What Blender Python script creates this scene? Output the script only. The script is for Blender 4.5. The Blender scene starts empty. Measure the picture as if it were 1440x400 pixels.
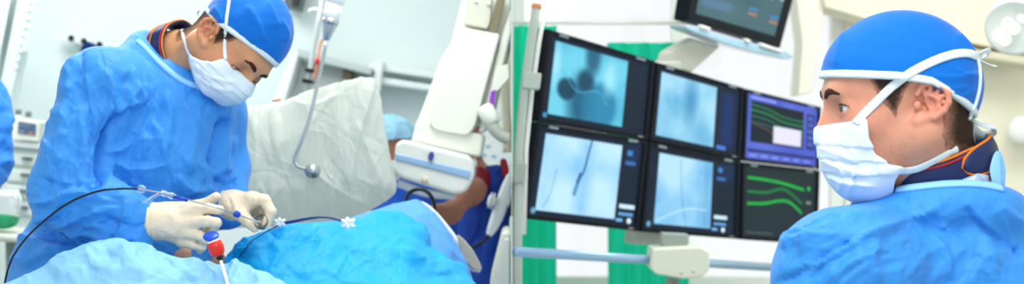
import bpy, bmesh, math, random
import numpy as np
from mathutils import Vector, Matrix, noise
from mathutils.bvhtree import BVHTree

random.seed(7)
rng = np.random.default_rng(11)
SC = bpy.context.scene
COL = SC.collection
CAMZ = 1.42
FPX = 2000.0
CREASE_GAIN = 2.0


# ------------------------------------------------------------------ helpers
def P(px, py, D):
    return np.array([(px - 720.0) / FPX * D, D, CAMZ + (200.0 - py) / FPX * D])


def project(v):
    v = np.asarray(v)
    return np.stack([720 + FPX * v[:, 0] / v[:, 1], 200 - FPX * (v[:, 2] - CAMZ) / v[:, 1]], 1)


def lin(c):
    c = np.asarray(c, float) / 255.0
    return np.where(c <= 0.04045, c / 12.92, ((c + 0.055) / 1.055) ** 2.4)


def nrm(v):
    v = np.asarray(v, float)
    return v / np.linalg.norm(v)


def mat(name, rgb, rough=0.5, spec=0.5, metal=0.0, bump=0.0, bscale=200.0, bdist=0.002, sss=0.0, trans=0.0,
        alpha=1.0, coat=0.0, vary=0.0, vscale=8.0, sheen=0.0, attr=None, detail=4.0, ior=1.45):
    m = bpy.data.materials.new(name)
    m.use_nodes = True
    nt = m.node_tree
    b = nt.nodes['Principled BSDF']
    L = lin(rgb)
    b.inputs['Base Color'].default_value = (*L, 1)
    b.inputs['Roughness'].default_value = rough
    b.inputs['Specular IOR Level'].default_value = spec
    b.inputs['Metallic'].default_value = metal
    b.inputs['IOR'].default_value = ior
    if sss:
        b.inputs['Subsurface Weight'].default_value = sss
        b.inputs['Subsurface Radius'].default_value = (1.0, 0.35, 0.2)
        b.inputs['Subsurface Scale'].default_value = 0.006
    if trans:
        b.inputs['Transmission Weight'].default_value = trans
    if alpha < 1:
        b.inputs['Alpha'].default_value = alpha
    if coat:
        b.inputs['Coat Weight'].default_value = coat
        b.inputs['Coat Roughness'].default_value = 0.15
    if sheen:
        b.inputs['Sheen Weight'].default_value = sheen
        b.inputs['Sheen Roughness'].default_value = 0.4
    tc = nt.nodes.new('ShaderNodeTexCoord')
    src = None
    if attr:
        a = nt.nodes.new('ShaderNodeAttribute')
        a.attribute_name = attr
        src = a.outputs['Color']
        nt.links.new(src, b.inputs['Base Color'])
    if vary:
        n = nt.nodes.new('ShaderNodeTexNoise')
        n.inputs['Scale'].default_value = vscale
        n.inputs['Detail'].default_value = 5
        nt.links.new(tc.outputs['Object'], n.inputs['Vector'])
        mx = nt.nodes.new('ShaderNodeMix')
        mx.data_type = 'RGBA'
        mx.blend_type = 'MULTIPLY'
        mx.inputs[0].default_value = 1.0
        r = nt.nodes.new('ShaderNodeMapRange')
        r.inputs[3].default_value = 1 - vary
        r.inputs[4].default_value = 1 + vary
        nt.links.new(n.outputs['Fac'], r.inputs[0])
        if src:
            nt.links.new(src, mx.inputs[6])
        else:
            mx.inputs[6].default_value = (*L, 1)
        nt.links.new(r.outputs[0], mx.inputs[7])
        nt.links.new(mx.outputs[2], b.inputs['Base Color'])
    if bump:
        n = nt.nodes.new('ShaderNodeTexNoise')
        n.inputs['Scale'].default_value = bscale
        n.inputs['Detail'].default_value = detail
        nt.links.new(tc.outputs['Object'], n.inputs['Vector'])
        bp = nt.nodes.new('ShaderNodeBump')
        bp.inputs['Strength'].default_value = bump
        bp.inputs['Distance'].default_value = bdist
        nt.links.new(n.outputs['Fac'], bp.inputs['Height'])
        nt.links.new(bp.outputs['Normal'], b.inputs['Normal'])
    return m


def emis(name, rgb, strength=1.0, attr=None):
    m = bpy.data.materials.new(name)
    m.use_nodes = True
    nt = m.node_tree
    b = nt.nodes['Principled BSDF']
    b.inputs['Base Color'].default_value = (0.005, 0.008, 0.012, 1)
    b.inputs['Roughness'].default_value = 0.5
    b.inputs['Specular IOR Level'].default_value = 0.12
    b.inputs['Emission Color'].default_value = (*lin(rgb), 1)
    b.inputs['Emission Strength'].default_value = strength
    if attr:
        a = nt.nodes.new('ShaderNodeAttribute')
        a.attribute_name = attr
        nt.links.new(a.outputs['Color'], b.inputs['Emission Color'])
    return m


def empty(name, loc, label=None, cat=None, group=None):
    o = bpy.data.objects.new(name, None)
    COL.objects.link(o)
    o.location = Vector(loc)
    o.empty_display_size = 0.1
    tag(o, label, cat, group)
    return o


def tag(o, label=None, cat=None, group=None, kind=None):
    if label:
        o['label'] = label
    if cat:
        o['category'] = cat
    if group:
        o['group'] = group
    if kind:
        o['kind'] = kind
    return o


def mk(name, vf, m, parent=None, smooth=True, bevel=0, segs=3, subsurf=0, col=None, autosmooth=None, solid=0):
    v, f = vf
    v = np.asarray(v, float)
    off = np.zeros(3)
    if parent is None:
        off = np.array([(v[:, 0].min() + v[:, 0].max()) / 2, (v[:, 1].min() + v[:, 1].max()) / 2, v[:, 2].min()])
    me = bpy.data.meshes.new(name)
    me.from_pydata([tuple(p) for p in (v - off)], [], [tuple(int(i) for i in q) for q in f])
    me.update()
    o = bpy.data.objects.new(name, me)
    COL.objects.link(o)
    if parent is None:
        o.location = Vector(off)
    else:
        o.parent = parent
        # every root is an unrotated Empty or mesh whose origin sits at its base
        r = parent
        tot = Vector((0, 0, 0))
        while r is not None:
            tot += r.location
            r = r.parent
        o.matrix_parent_inverse = Matrix.Translation(-tot) if parent.parent is None else Matrix.Identity(4)
    if m is not None:
        me.materials.append(m)
    if smooth:
        me.polygons.foreach_set('use_smooth', [True] * len(me.polygons))
    if col is not None:
        a = me.color_attributes.new('Col', 'FLOAT_COLOR', 'POINT')
        c = np.ones((len(v), 4), np.float32)
        c[:, :3] = col
        a.data.foreach_set('color', c.ravel())
    if solid:
        md = o.modifiers.new('solid', 'SOLIDIFY')
        md.thickness = solid
        md.offset = 0
    if bevel:
        md = o.modifiers.new('bevel', 'BEVEL')
        md.width = bevel
        md.segments = segs
        md.limit_method = 'ANGLE'
        md.angle_limit = math.radians(35)
        md.harden_normals = False
        wn = o.modifiers.new('wn', 'WEIGHTED_NORMAL')
        wn.keep_sharp = False
    if subsurf:
        md = o.modifiers.new('sub', 'SUBSURF')
        md.levels = md.render_levels = subsurf
    return o


def join(*vfs):
    V, Fc, n = [], [], 0
    for v, f in vfs:
        V.append(np.asarray(v, float))
        Fc += [tuple(i + n for i in q) for q in f]
        n += len(v)
    return np.concatenate(V), Fc


def prism(pts, d):
    """front polygon pts (N,3), extruded along vector d."""
    pts = np.asarray(pts, float)
    n = len(pts)
    v = np.concatenate([pts, pts + np.asarray(d, float)])
    f = [tuple(range(n)), tuple(range(2 * n - 1, n - 1, -1))]
    for i in range(n):
        j = (i + 1) % n
        f.append((i, i + n, j + n, j))
    # outward orientation
    c = pts.mean(0)
    nn = np.zeros(3)
    for i in range(n):
        nn += np.cross(pts[i] - c, pts[(i + 1) % n] - c)
    if np.dot(nn, d) > 0:
        f = [tuple(reversed(q)) for q in f]
    return v, f


def rpoly(pts, r, n=5):
    """round the corners of a px polygon."""
    pts = [np.asarray(p, float) for p in pts]
    out = []
    N = len(pts)
    for i in range(N):
        a, b, c = pts[i - 1], pts[i], pts[(i + 1) % N]
        rr = r[i] if isinstance(r, (list, tuple)) else r
        if rr <= 0:
            out.append(b)
            continue
        u = (a - b) / np.linalg.norm(a - b)
        w = (c - b) / np.linalg.norm(c - b)
        rr = min(rr, 0.48 * np.linalg.norm(a - b), 0.48 * np.linalg.norm(c - b))
        p0, p2 = b + u * rr, b + w * rr
        for t in np.linspace(0, 1, n):
            out.append((1 - t) ** 2 * p0 + 2 * t * (1 - t) * b + t * t * p2)
    return out


def slab(pts, D, thick, r=0):
    """solid with front outline pts (photo px) at depth D, going back by thick."""
    if r:
        pts = rpoly(pts, r)
    return prism([P(p[0], p[1], D) for p in pts], (0, thick, 0))


class Plane:
    """plane given as 1/D = a + b px + c py"""

    def __init__(s, a, b, c):
        s.a, s.b, s.c = a, b, c
        p0, p1, p2 = s(0, 0), s(100, 0), s(0, 100)
        n = nrm(np.cross(p1 - p0, p2 - p0))
        s.n = n if n[1] > 0 else -n      # pointing away from the camera

    def __call__(s, px, py, off=0.0):
        D = 1.0 / (s.a + s.b * px + s.c * py)
        p = P(px, py, D)
        return p if not off else p + s.n * off


def frames(pts, up=None):
    pts = np.asarray(pts, float)
    T = np.gradient(pts, axis=0)
    T /= np.linalg.norm(T, axis=1)[:, None] + 1e-12
    N = []
    ref = np.array([0, 0, 1.0]) if abs(T[0][2]) < 0.9 else np.array([1.0, 0, 0])
    n = nrm(ref - T[0] * np.dot(ref, T[0]))
    for t in T:
        n = n - t * np.dot(n, t)
        n = nrm(n)
        N.append(n)
    N = np.array(N)
    return T, N, np.cross(T, N)


def spline(pts, n=40):
    pts = np.asarray(pts, float)
    if len(pts) < 3:
        t = np.linspace(0, 1, n)[:, None]
        return pts[0] * (1 - t) + pts[-1] * t
    q = np.concatenate([[2 * pts[0] - pts[1]], pts, [2 * pts[-1] - pts[-2]]])
    seg = len(pts) - 1
    out = []
    for u in np.linspace(0, seg, n):
        i = min(int(u), seg - 1)
        t = u - i
        p0, p1, p2, p3 = q[i:i + 4]
        out.append(0.5 * (2 * p1 + (p2 - p0) * t + (2 * p0 - 5 * p1 + 4 * p2 - p3) * t * t + (3 * p1 - p0 - 3 * p2 + p3) * t ** 3))
    return np.array(out)


def tube(pts, r, n=14, smooth=0, flat=None, nvec=None):
    """tube along pts; r scalar or per point; flat=(a,b) gives an elliptic section along (normal, binormal)."""
    pts = np.asarray(pts, float)
    if smooth:
        rr = None
        if not np.isscalar(r):
            rr = np.interp(np.linspace(0, len(pts) - 1, smooth), np.arange(len(pts)), r)
        pts = spline(pts, smooth)
        r = rr if rr is not None else r
    m = len(pts)
    T, N, B = frames(pts)
    if nvec is not None:
        nv = np.asarray(nvec, float)
        if nv.ndim == 1:
            nv = np.tile(nv, (m, 1))
        N = nv - T * (nv * T).sum(1)[:, None]
        N /= np.linalg.norm(N, axis=1)[:, None] + 1e-12
        B = np.cross(T, N)
    r = np.full(m, r) if np.isscalar(r) else np.asarray(r)
    a, b = (1, 1) if flat is None else flat
    v = []
    for i in range(m):
        for k in range(n):
            th = 2 * math.pi * k / n
            v.append(pts[i] + r[i] * (a * math.cos(th) * N[i] + b * math.sin(th) * B[i]))
    f = []
    for i in range(m - 1):
        for k in range(n):
            k2 = (k + 1) % n
            f.append((i * n + k, i * n + k2, (i + 1) * n + k2, (i + 1) * n + k))
    v.append(pts[0])
    v.append(pts[-1])
    for k in range(n):
        k2 = (k + 1) % n
        f.append((k2, k, m * n))
        f.append(((m - 1) * n + k, (m - 1) * n + k2, m * n + 1))
    return np.array(v), f


def lathe(a, b, prof, n=28):
    """revolve prof [(t along a->b in 0..1, radius)] about a->b."""
    a, b = np.asarray(a, float), np.asarray(b, float)
    d = b - a
    T = nrm(d)
    ref = np.array([0, 0, 1.0]) if abs(T[2]) < 0.9 else np.array([1.0, 0, 0])
    N = nrm(np.cross(T, ref))
    B = np.cross(T, N)
    v, f = [], []
    for t, r in prof:
        c = a + d * t
        for k in range(n):
            th = 2 * math.pi * k / n
            v.append(c + max(r, 1e-5) * (math.cos(th) * N + math.sin(th) * B))
    m = len(prof)
    for i in range(m - 1):
        for k in range(n):
            k2 = (k + 1) % n
            f.append((i * n + k, i * n + k2, (i + 1) * n + k2, (i + 1) * n + k))
    f.append(tuple(range(n - 1, -1, -1)))
    f.append(tuple((m - 1) * n + k for k in range(n)))
    return np.array(v), f


def ball(c, r, n=16, sq=(1, 1, 1)):
    v, f = [], []
    for i in range(n + 1):
        th = math.pi * i / n
        for k in range(2 * n):
            ph = math.pi * k / n
            v.append(np.asarray(c) + r * np.array([sq[0] * math.sin(th) * math.cos(ph), sq[1] * math.sin(th) * math.sin(ph), sq[2] * math.cos(th)]))
    for i in range(n):
        for k in range(2 * n):
            k2 = (k + 1) % (2 * n)
            f.append((i * 2 * n + k, (i + 1) * 2 * n + k, (i + 1) * 2 * n + k2, i * 2 * n + k2))
    return np.array(v), f


def box(lo, hi):
    x0, y0, z0 = lo
    x1, y1, z1 = hi
    return prism([(x0, y0, z0), (x1, y0, z0), (x1, y0, z1), (x0, y0, z1)], (0, y1 - y0, 0))


# ------------------------------------------------------------------ signed distance fields
class Frame:
    def __init__(s, o, f, u):
        s.o = np.asarray(o, float)
        s.f = nrm(f)
        u = np.asarray(u, float)
        s.u = nrm(u - s.f * np.dot(u, s.f))
        s.l = np.cross(s.u, s.f)

    def w(s, p):
        return s.o + p[0] * s.f + p[1] * s.l + p[2] * s.u

    def loc(s, v):
        q = np.asarray(v) - s.o
        return np.stack([q @ s.f, q @ s.l, q @ s.u], -1)


def axis(lo, hi, fine_lo=None, fine_hi=None, h=0.005, hf=0.0016):
    if fine_lo is None:
        return np.linspace(lo, hi, max(3, int(math.ceil((hi - lo) / h)) + 1))
    parts = []
    if fine_lo > lo:
        parts.append(np.linspace(lo, fine_lo, max(2, int((fine_lo - lo) / h) + 1))[:-1])
    parts.append(np.linspace(fine_lo, fine_hi, int((fine_hi - fine_lo) / hf) + 1))
    if hi > fine_hi:
        parts.append(np.linspace(fine_hi, hi, max(2, int((hi - fine_hi) / h) + 1))[1:])
    return np.concatenate(parts)


class Field:
    def __init__(s, xs, ys, zs, fr=None):
        s.ax = [np.asarray(a, np.float64) for a in (xs, ys, zs)]
        s.D = np.full([len(a) for a in s.ax], 0.3, np.float32)
        s.fr = fr

    def sub(s, lo, hi):
        sl = []
        for a, l, h in zip(s.ax, lo, hi):
            i0 = max(0, np.searchsorted(a, l) - 1)
            i1 = min(len(a), np.searchsorted(a, h) + 1)
            if i1 <= i0:
                return None
            sl.append(slice(i0, i1))
        return tuple(sl)

    def pts(s, sl, fr):
        X = s.ax[0][sl[0]][:, None, None]
        Y = s.ax[1][sl[1]][None, :, None]
        Z = s.ax[2][sl[2]][None, None, :]
        if fr is None:
            return X, Y, Z
        o = fr.o
        X, Y, Z = X - o[0], Y - o[1], Z - o[2]
        return tuple(X * a[0] + Y * a[1] + Z * a[2] for a in (fr.f, fr.l, fr.u))

    def comb(s, fn, lo, hi, k, op, fr, pad=None):
        """lo/hi: bounding box in the frame fr (or world)."""
        pad = max(0.03, 1.6 * k) if pad is None else pad
        lo, hi = np.asarray(lo, float) - pad, np.asarray(hi, float) + pad
        if fr is not None:
            cs = np.array([fr.w((x, y, z)) for x in (lo[0], hi[0]) for y in (lo[1], hi[1]) for z in (lo[2], hi[2])])
            lo, hi = cs.min(0), cs.max(0)
        sl = s.sub(lo, hi)
        if sl is None:
            return
        d = fn(*s.pts(sl, fr)).astype(np.float32)
        a = s.D[sl]
        if op == '+':
            if k > 0:
                h = np.maximum(k - np.abs(a - d), 0) / k
                s.D[sl] = np.minimum(a, d) - h * h * k * 0.25
            else:
                s.D[sl] = np.minimum(a, d)
        elif op == '-':
            d = -d
            if k > 0:
                h = np.maximum(k - np.abs(a - d), 0) / k
                s.D[sl] = np.maximum(a, d) + h * h * k * 0.25
            else:
                s.D[sl] = np.maximum(a, d)

    def cap(s, a, b, ra, rb=None, k=0.0, op='+', fr='d', sq=None):
        fr = s.fr if fr == 'd' else fr
        a, b = np.asarray(a, float), np.asarray(b, float)
        rb = ra if rb is None else rb
        ba = b - a
        L2 = max(float(ba @ ba), 1e-12)

        def fn(X, Y, Z):
            t = np.clip(((X - a[0]) * ba[0] + (Y - a[1]) * ba[1] + (Z - a[2]) * ba[2]) / L2, 0, 1)
            return np.sqrt((X - a[0] - t * ba[0]) ** 2 + (Y - a[1] - t * ba[1]) ** 2 + (Z - a[2] - t * ba[2]) ** 2) - (ra + (rb - ra) * t)
        r = max(ra, rb)
        s.comb(fn, np.minimum(a, b) - r, np.maximum(a, b) + r, k, op, fr)

    def chain(s, pts, rs, k=0.004, op='+', fr='d', k0=None):
        for i in range(len(pts) - 1):
            ra = rs if np.isscalar(rs) else rs[i]
            rb = rs if np.isscalar(rs) else rs[i + 1]
            s.cap(pts[i], pts[i + 1], ra, rb, k if (i or k0 is None) else k0, op, fr)

    def ell(s, c, r, k=0.0, op='+', fr='d', rot=None):
        fr = s.fr if fr == 'd' else fr
        c, r = np.asarray(c, float), np.asarray(r, float)

        def fn(X, Y, Z):
            x, y, z = X - c[0], Y - c[1], Z - c[2]
            if rot is not None:
                x, y, z = (x * rot[i][0] + y * rot[i][1] + z * rot[i][2] for i in range(3))
            k0 = np.sqrt((x / r[0]) ** 2 + (y / r[1]) ** 2 + (z / r[2]) ** 2)
            k1 = np.sqrt((x / r[0] ** 2) ** 2 + (y / r[1] ** 2) ** 2 + (z / r[2] ** 2) ** 2) + 1e-9
            return np.where(k0 < 1e-6, -r.min(), k0 * (k0 - 1) / k1)
        R = r if rot is None else np.full(3, r.max())
        s.comb(fn, c - R, c + R, k, op, fr)

    def offset(s, d):
        s.D -= d

    def clip(s, fn, fr='d', k=0.0):
        """keep only where fn <= 0"""
        fr = s.fr if fr == 'd' else fr
        sl = tuple(slice(0, n) for n in s.D.shape)
        d = fn(*s.pts(sl, fr)).astype(np.float32)
        if k:
            h = np.maximum(k - np.abs(s.D - d), 0) / k
            s.D = np.maximum(s.D, d) + h * h * k * 0.25
        else:
            s.D = np.maximum(s.D, d)

    def mesh(s, smooth=0):
        D = s.D.copy()
        for ax in range(3):           # close at the borders
            ix = [slice(None)] * 3
            for e in (0, -1):
                ix[ax] = e
                D[tuple(ix)] = np.maximum(D[tuple(ix)], 1e-4)
                ix[ax] = slice(None)
        I = D < 0
        nx, ny, nz = D.shape
        cnt = np.zeros((nx - 1, ny - 1, nz - 1), np.int8)
        for dx in (0, 1):
            for dy in (0, 1):
                for dz in (0, 1):
                    cnt += I[dx:nx - 1 + dx, dy:ny - 1 + dy, dz:nz - 1 + dz]
        act = (cnt > 0) & (cnt < 8)
        idx = np.argwhere(act)
        ids = np.full(act.shape, -1, np.int32)
        ids[act] = np.arange(len(idx))
        cs = np.array([[(n >> 2) & 1, (n >> 1) & 1, n & 1] for n in range(8)])
        val = np.stack([D[idx[:, 0] + c[0], idx[:, 1] + c[1], idx[:, 2] + c[2]] for c in cs], 1).astype(float)
        acc = np.zeros((len(idx), 3))
        num = np.zeros(len(idx))
        for i in range(8):
            for j in range(i + 1, 8):
                if np.abs(cs[i] - cs[j]).sum() != 1:
                    continue
                a, b = val[:, i], val[:, j]
                m = (a < 0) != (b < 0)
                t = np.where(m, a / np.where(m, a - b, 1), 0)
                p = cs[i] + t[:, None] * (cs[j] - cs[i])
                acc += p * m[:, None]
                num += m
        pos = idx + acc / num[:, None]
        V = np.stack([np.interp(pos[:, k], np.arange(len(s.ax[k])), s.ax[k]) for k in range(3)], 1)
        Fs = []
        for ax in range(3):
            a, b = (ax + 1) % 3, (ax + 2) % 3
            s0 = [slice(None)] * 3
            s1 = [slice(None)] * 3
            s0[ax], s1[ax] = slice(0, -1), slice(1, None)
            e0, e1 = I[tuple(s0)], I[tuple(s1)]
            ch = np.argwhere(e0 != e1)
            ok = (ch[:, a] > 0) & (ch[:, b] > 0) & (ch[:, a] < D.shape[a] - 1) & (ch[:, b] < D.shape[b] - 1)
            ch = ch[ok]
            up = e0[ch[:, 0], ch[:, 1], ch[:, 2]]
            q = []
            for da, db in ((-1, -1), (0, -1), (0, 0), (-1, 0)):
                c = ch.copy()
                c[:, a] += da
                c[:, b] += db
                q.append(ids[c[:, 0], c[:, 1], c[:, 2]])
            q = np.stack(q, 1)
            q[~up] = q[~up][:, ::-1]
            Fs.append(q)
        Fs = np.concatenate(Fs)
        Fs = Fs[(Fs >= 0).all(1)]
        V = relax(V, Fs, smooth)
        return V, Fs


def relax(V, F, it, lam=0.5):
    if not it:
        return V
    F = np.asarray(F)
    e = np.concatenate([F[:, [0, 1]], F[:, [1, 2]], F[:, [2, 3]], F[:, [3, 0]]])
    e = np.concatenate([e, e[:, ::-1]])
    n = np.bincount(e[:, 0], minlength=len(V))[:, None] + 1e-9
    V = V.copy()
    for i in range(it):
        for l in (lam, -lam * 1.03):
            s = np.stack([np.bincount(e[:, 0], weights=V[e[:, 1], k], minlength=len(V)) for k in range(3)], 1)
            V += l * (s / n - V)
    return V


def vnormals(V, F):
    F = np.asarray(F)
    fn = np.cross(V[F[:, 2]] - V[F[:, 0]], V[F[:, 3]] - V[F[:, 1]])
    N = np.zeros_like(V)
    for k in range(4):
        for c in range(3):
            N[:, c] += np.bincount(F[:, k], weights=fn[:, c], minlength=len(V))
    return N / (np.linalg.norm(N, axis=1)[:, None] + 1e-12)


def sdpoly(pts):
    """signed distance to a 2-D polygon (negative inside), vectorised."""
    pts = np.asarray(pts, float)

    def fn(x, y):
        d = np.full(np.broadcast(x, y).shape, 1e9)
        ins = np.zeros(d.shape, bool)
        n = len(pts)
        for i in range(n):
            a, b = pts[i], pts[i - 1]
            ex, ey = b - a
            wx, wy = x - a[0], y - a[1]
            t = np.clip((wx * ex + wy * ey) / (ex * ex + ey * ey + 1e-15), 0, 1)
            d = np.minimum(d, (wx - ex * t) ** 2 + (wy - ey * t) ** 2)
            c = ((a[1] > y) != (b[1] > y)) & (x < (b[0] - a[0]) * (y - a[1]) / (b[1] - a[1] + 1e-15) + a[0])
            ins ^= c
        d = np.sqrt(d)
        return np.where(ins, -d, d)
    return fn


def seg_dist(p, a, b):
    e = b - a
    t = np.clip(((p - a) @ e) / (e @ e + 1e-12), 0, 1)
    return np.linalg.norm(p - a - t[:, None] * e, axis=1), t


def crease(V, F, lines, front=True, noise_amp=0.0, nscale=9.0, seed=0.0, stretch=(1, 1, 1), ridged=True, gain=None):
    """push vertices along their normals by ridges: (polyline px, height m, width px[, one-sided])."""
    N = vnormals(V, F)
    q = project(V)
    view = V - np.array([0, 0, CAMZ])
    view /= np.linalg.norm(view, axis=1)[:, None]
    fac = np.clip(-(N * view).sum(1) * 2.5 + 0.25, 0, 1) if front else np.ones(len(V))
    h = np.zeros(len(V))
    for ln in lines:
        pts, amp, w = ln[0], ln[1], ln[2]
        pts = spline(np.asarray(pts, float), max(8, 5 * len(pts)))
        lo, hi = pts.min(0) - 4 * w, pts.max(0) + 4 * w
        m = np.where((q > lo).all(1) & (q < hi).all(1))[0]
        if not len(m):
            continue
        best = np.full(len(m), 1e9)
        sgn = np.zeros(len(m))
        tt = np.zeros(len(m))
        for i in range(len(pts) - 1):
            d, t = seg_dist(q[m], pts[i], pts[i + 1])
            e = pts[i + 1] - pts[i]
            cr = np.sign(e[0] * (q[m][:, 1] - pts[i][1]) - e[1] * (q[m][:, 0] - pts[i][0]))
            u = d < best
            best = np.where(u, d, best)
            sgn = np.where(u, cr, sgn)
            tt = np.where(u, (i + t) / (len(pts) - 1), tt)
        env = np.clip(np.minimum(tt, 1 - tt) * 5 + 0.12, 0, 1)
        # sharp on one side, soft on the other: a pressed paper-cloth fold
        ww = np.where(sgn > 0, w * 1.9, w * 0.6)
        h[m] += (CREASE_GAIN if gain is None else gain) * amp * env * np.exp(-(best / ww) ** 1.15)
    if noise_amp:
        st = np.asarray(stretch, float) * nscale
        for i in range(len(V)):
            p = Vector(V[i] * st + seed)
            r = noise.ridged_multi_fractal(p, 0.9, 2.1, 4, 0.9, 2.0) if ridged else noise.fractal(p, 0.9, 2.0, 4)
            h[i] += noise_amp * ((r - 1.0) if ridged else r)
    return V + N * (h * fac)[:, None]


def subdivide(V, F):
    """split every quad in four."""
    F = np.asarray(F)
    n = len(V)
    e = np.concatenate([F[:, [0, 1]], F[:, [1, 2]], F[:, [2, 3]], F[:, [3, 0]]])
    es = np.sort(e, 1)
    key = es[:, 0].astype(np.int64) * (n + 1) + es[:, 1]
    u, first, inv = np.unique(key, return_index=True, return_inverse=True)
    mid = (V[es[first, 0]] + V[es[first, 1]]) / 2
    cen = V[F].mean(1)
    m = len(F)
    em = inv.reshape(4, m) + n
    c = np.arange(m) + n + len(u)
    V2 = np.concatenate([V, mid, cen])
    Q = [np.stack([F[:, k], em[k], c, em[k - 1]], 1) for k in range(4)]
    F2 = np.concatenate(Q)
    return relax(V2, F2, 1, 0.4), F2


def bvh_of(*vfs):
    V, Fc = join(*[(v, [tuple(int(i) for i in q) for q in f]) for v, f in vfs])
    return BVHTree.FromPolygons([tuple(p) for p in V], Fc)


def cast(bvh, px, py, lift=0.002, default=None):
    """point of a surface met along the line of sight through (px,py), lifted off it along the surface normal."""
    o = Vector((0, 0, CAMZ))
    d = Vector(P(px, py, 1.0)) - o
    d.normalize()
    h = bvh.ray_cast(o, d)
    if h[0] is None:
        return (P(px, py, default), np.array([0, -1.0, 0])) if default else (None, None)
    n = h[1] if h[1].dot(d) < 0 else -h[1]
    return np.array(h[0] + n * lift), np.array(n)


def ribbon_on(bvh, pxs, width, thick=0.0012, lift=0.001, n=40, default=None):
    """a flat tape laid on a surface along a px polyline."""
    pts = spline(np.asarray(pxs, float), n)
    Q, Nn = [], []
    for p in pts:
        a, b = cast(bvh, p[0], p[1], lift, default)
        if a is None:
            continue
        Q.append(a)
        Nn.append(b)
    Q, Nn = np.array(Q), np.array(Nn)
    for _ in range(3):
        Q[1:-1] = (Q[:-2] + Q[2:] + 2 * Q[1:-1]) / 4
        Nn[1:-1] = (Nn[:-2] + Nn[2:] + 2 * Nn[1:-1]) / 4
    return tube(Q, width / 2, n=12, flat=(thick / width * 2, 1), nvec=Nn)


def relax_line(Q, it):
    for _ in range(it):
        Q[1:-1] = (Q[:-2] + Q[2:] + 2 * Q[1:-1]) / 4
    return Q


def vnoise(shape, nu, nv, seed):
    r = np.random.default_rng(seed)
    g = r.random((nv + 2, nu + 2))
    H, W = shape
    y = np.linspace(0, nv, H)[:, None]
    x = np.linspace(0, nu, W)[None, :]
    yi, xi = y.astype(int), x.astype(int)
    fy, fx = y - yi, x - xi
    fy, fx = fy * fy * (3 - 2 * fy), fx * fx * (3 - 2 * fx)
    return (g[yi, xi] * (1 - fy) * (1 - fx) + g[yi, xi + 1] * (1 - fy) * fx + g[yi + 1, xi] * fy * (1 - fx) + g[yi + 1, xi + 1] * fy * fx)


def blobs(shape, n, s0, s1, seed):
    """soft cloudy field made of round patches, scaled to 0..1."""
    r = np.random.default_rng(seed)
    H, W = shape
    y, x = np.mgrid[0:1:H * 1j, 0:1.6:W * 1j]
    o = np.zeros(shape)
    for _ in range(n):
        s = r.uniform(s0, s1)
        o += r.uniform(-1, 1) * np.exp(-((x - r.uniform(-0.1, 1.7)) ** 2 + (y - r.uniform(-0.1, 1.1)) ** 2) / s ** 2)
    o -= o.min()
    return o / o.max()


def grid_quad(c, W, H):
    """c: four 3-D corners TL TR BR BL -> grid of W x H vertices (row-major from the top)."""
    c = [np.asarray(p, float) for p in c]
    u = np.linspace(0, 1, W)[None, :, None]
    v = np.linspace(0, 1, H)[:, None, None]
    p = (c[0] * (1 - u) + c[1] * u) * (1 - v) + (c[3] * (1 - u) + c[2] * u) * v
    V = p.reshape(-1, 3)
    i = np.arange((H - 1) * W).reshape(H - 1, W)[:, :-1].ravel()
    Fq = np.stack([i, i + W, i + W + 1, i + 1], 1)
    return V, Fq


# ------------------------------------------------------------------ materials
def crumple(m, scale=9.0, dist=0.010, strength=0.36, stretch=(1.0, 1.0, 0.7)):
    """sharp little pressed creases: bump from |noise - 1/2|."""
    nt = m.node_tree
    b = nt.nodes['Principled BSDF']
    tc = nt.nodes.new('ShaderNodeTexCoord')
    mp = nt.nodes.new('ShaderNodeMapping')
    mp.inputs['Scale'].default_value = stretch
    nt.links.new(tc.outputs['Object'], mp.inputs['Vector'])
    prev = None
    for sc, amp in ((scale, 1.0), (scale * 2.7, 0.35)):
        n = nt.nodes.new('ShaderNodeTexNoise')
        n.inputs['Scale'].default_value = sc
        n.inputs['Detail'].default_value = 2.0
        n.inputs['Distortion'].default_value = 0.6
        nt.links.new(mp.outputs[0], n.inputs['Vector'])
        s = nt.nodes.new('ShaderNodeMath')
        s.operation = 'SUBTRACT'
        s.inputs[1].default_value = 0.5
        nt.links.new(n.outputs['Fac'], s.inputs[0])
        a = nt.nodes.new('ShaderNodeMath')
        a.operation = 'ABSOLUTE'
        nt.links.new(s.outputs[0], a.inputs[0])
        k = nt.nodes.new('ShaderNodeMath')
        k.operation = 'MULTIPLY_ADD'
        k.inputs[1].default_value = -amp
        if prev:
            nt.links.new(prev, k.inputs[2])
        else:
            k.inputs[2].default_value = 0
        nt.links.new(a.outputs[0], k.inputs[0])
        prev = k.outputs[0]
    bp = nt.nodes.new('ShaderNodeBump')
    bp.inputs['Strength'].default_value = strength
    bp.inputs['Distance'].default_value = dist * 4
    nt.links.new(prev, bp.inputs['Height'])
    nt.links.new(bp.outputs['Normal'], b.inputs['Normal'])
    return m


def translucent(m, fac=0.45):
    """cloth that lets light through."""
    nt = m.node_tree
    b = nt.nodes['Principled BSDF']
    t = nt.nodes.new('ShaderNodeBsdfTranslucent')
    t.inputs['Color'].default_value = b.inputs['Base Color'].default_value
    mx = nt.nodes.new('ShaderNodeMixShader')
    mx.inputs[0].default_value = fac
    nt.links.new(b.outputs[0], mx.inputs[1])
    nt.links.new(t.outputs[0], mx.inputs[2])
    nt.links.new(mx.outputs[0], nt.nodes['Material Output'].inputs['Surface'])
    return m


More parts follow.
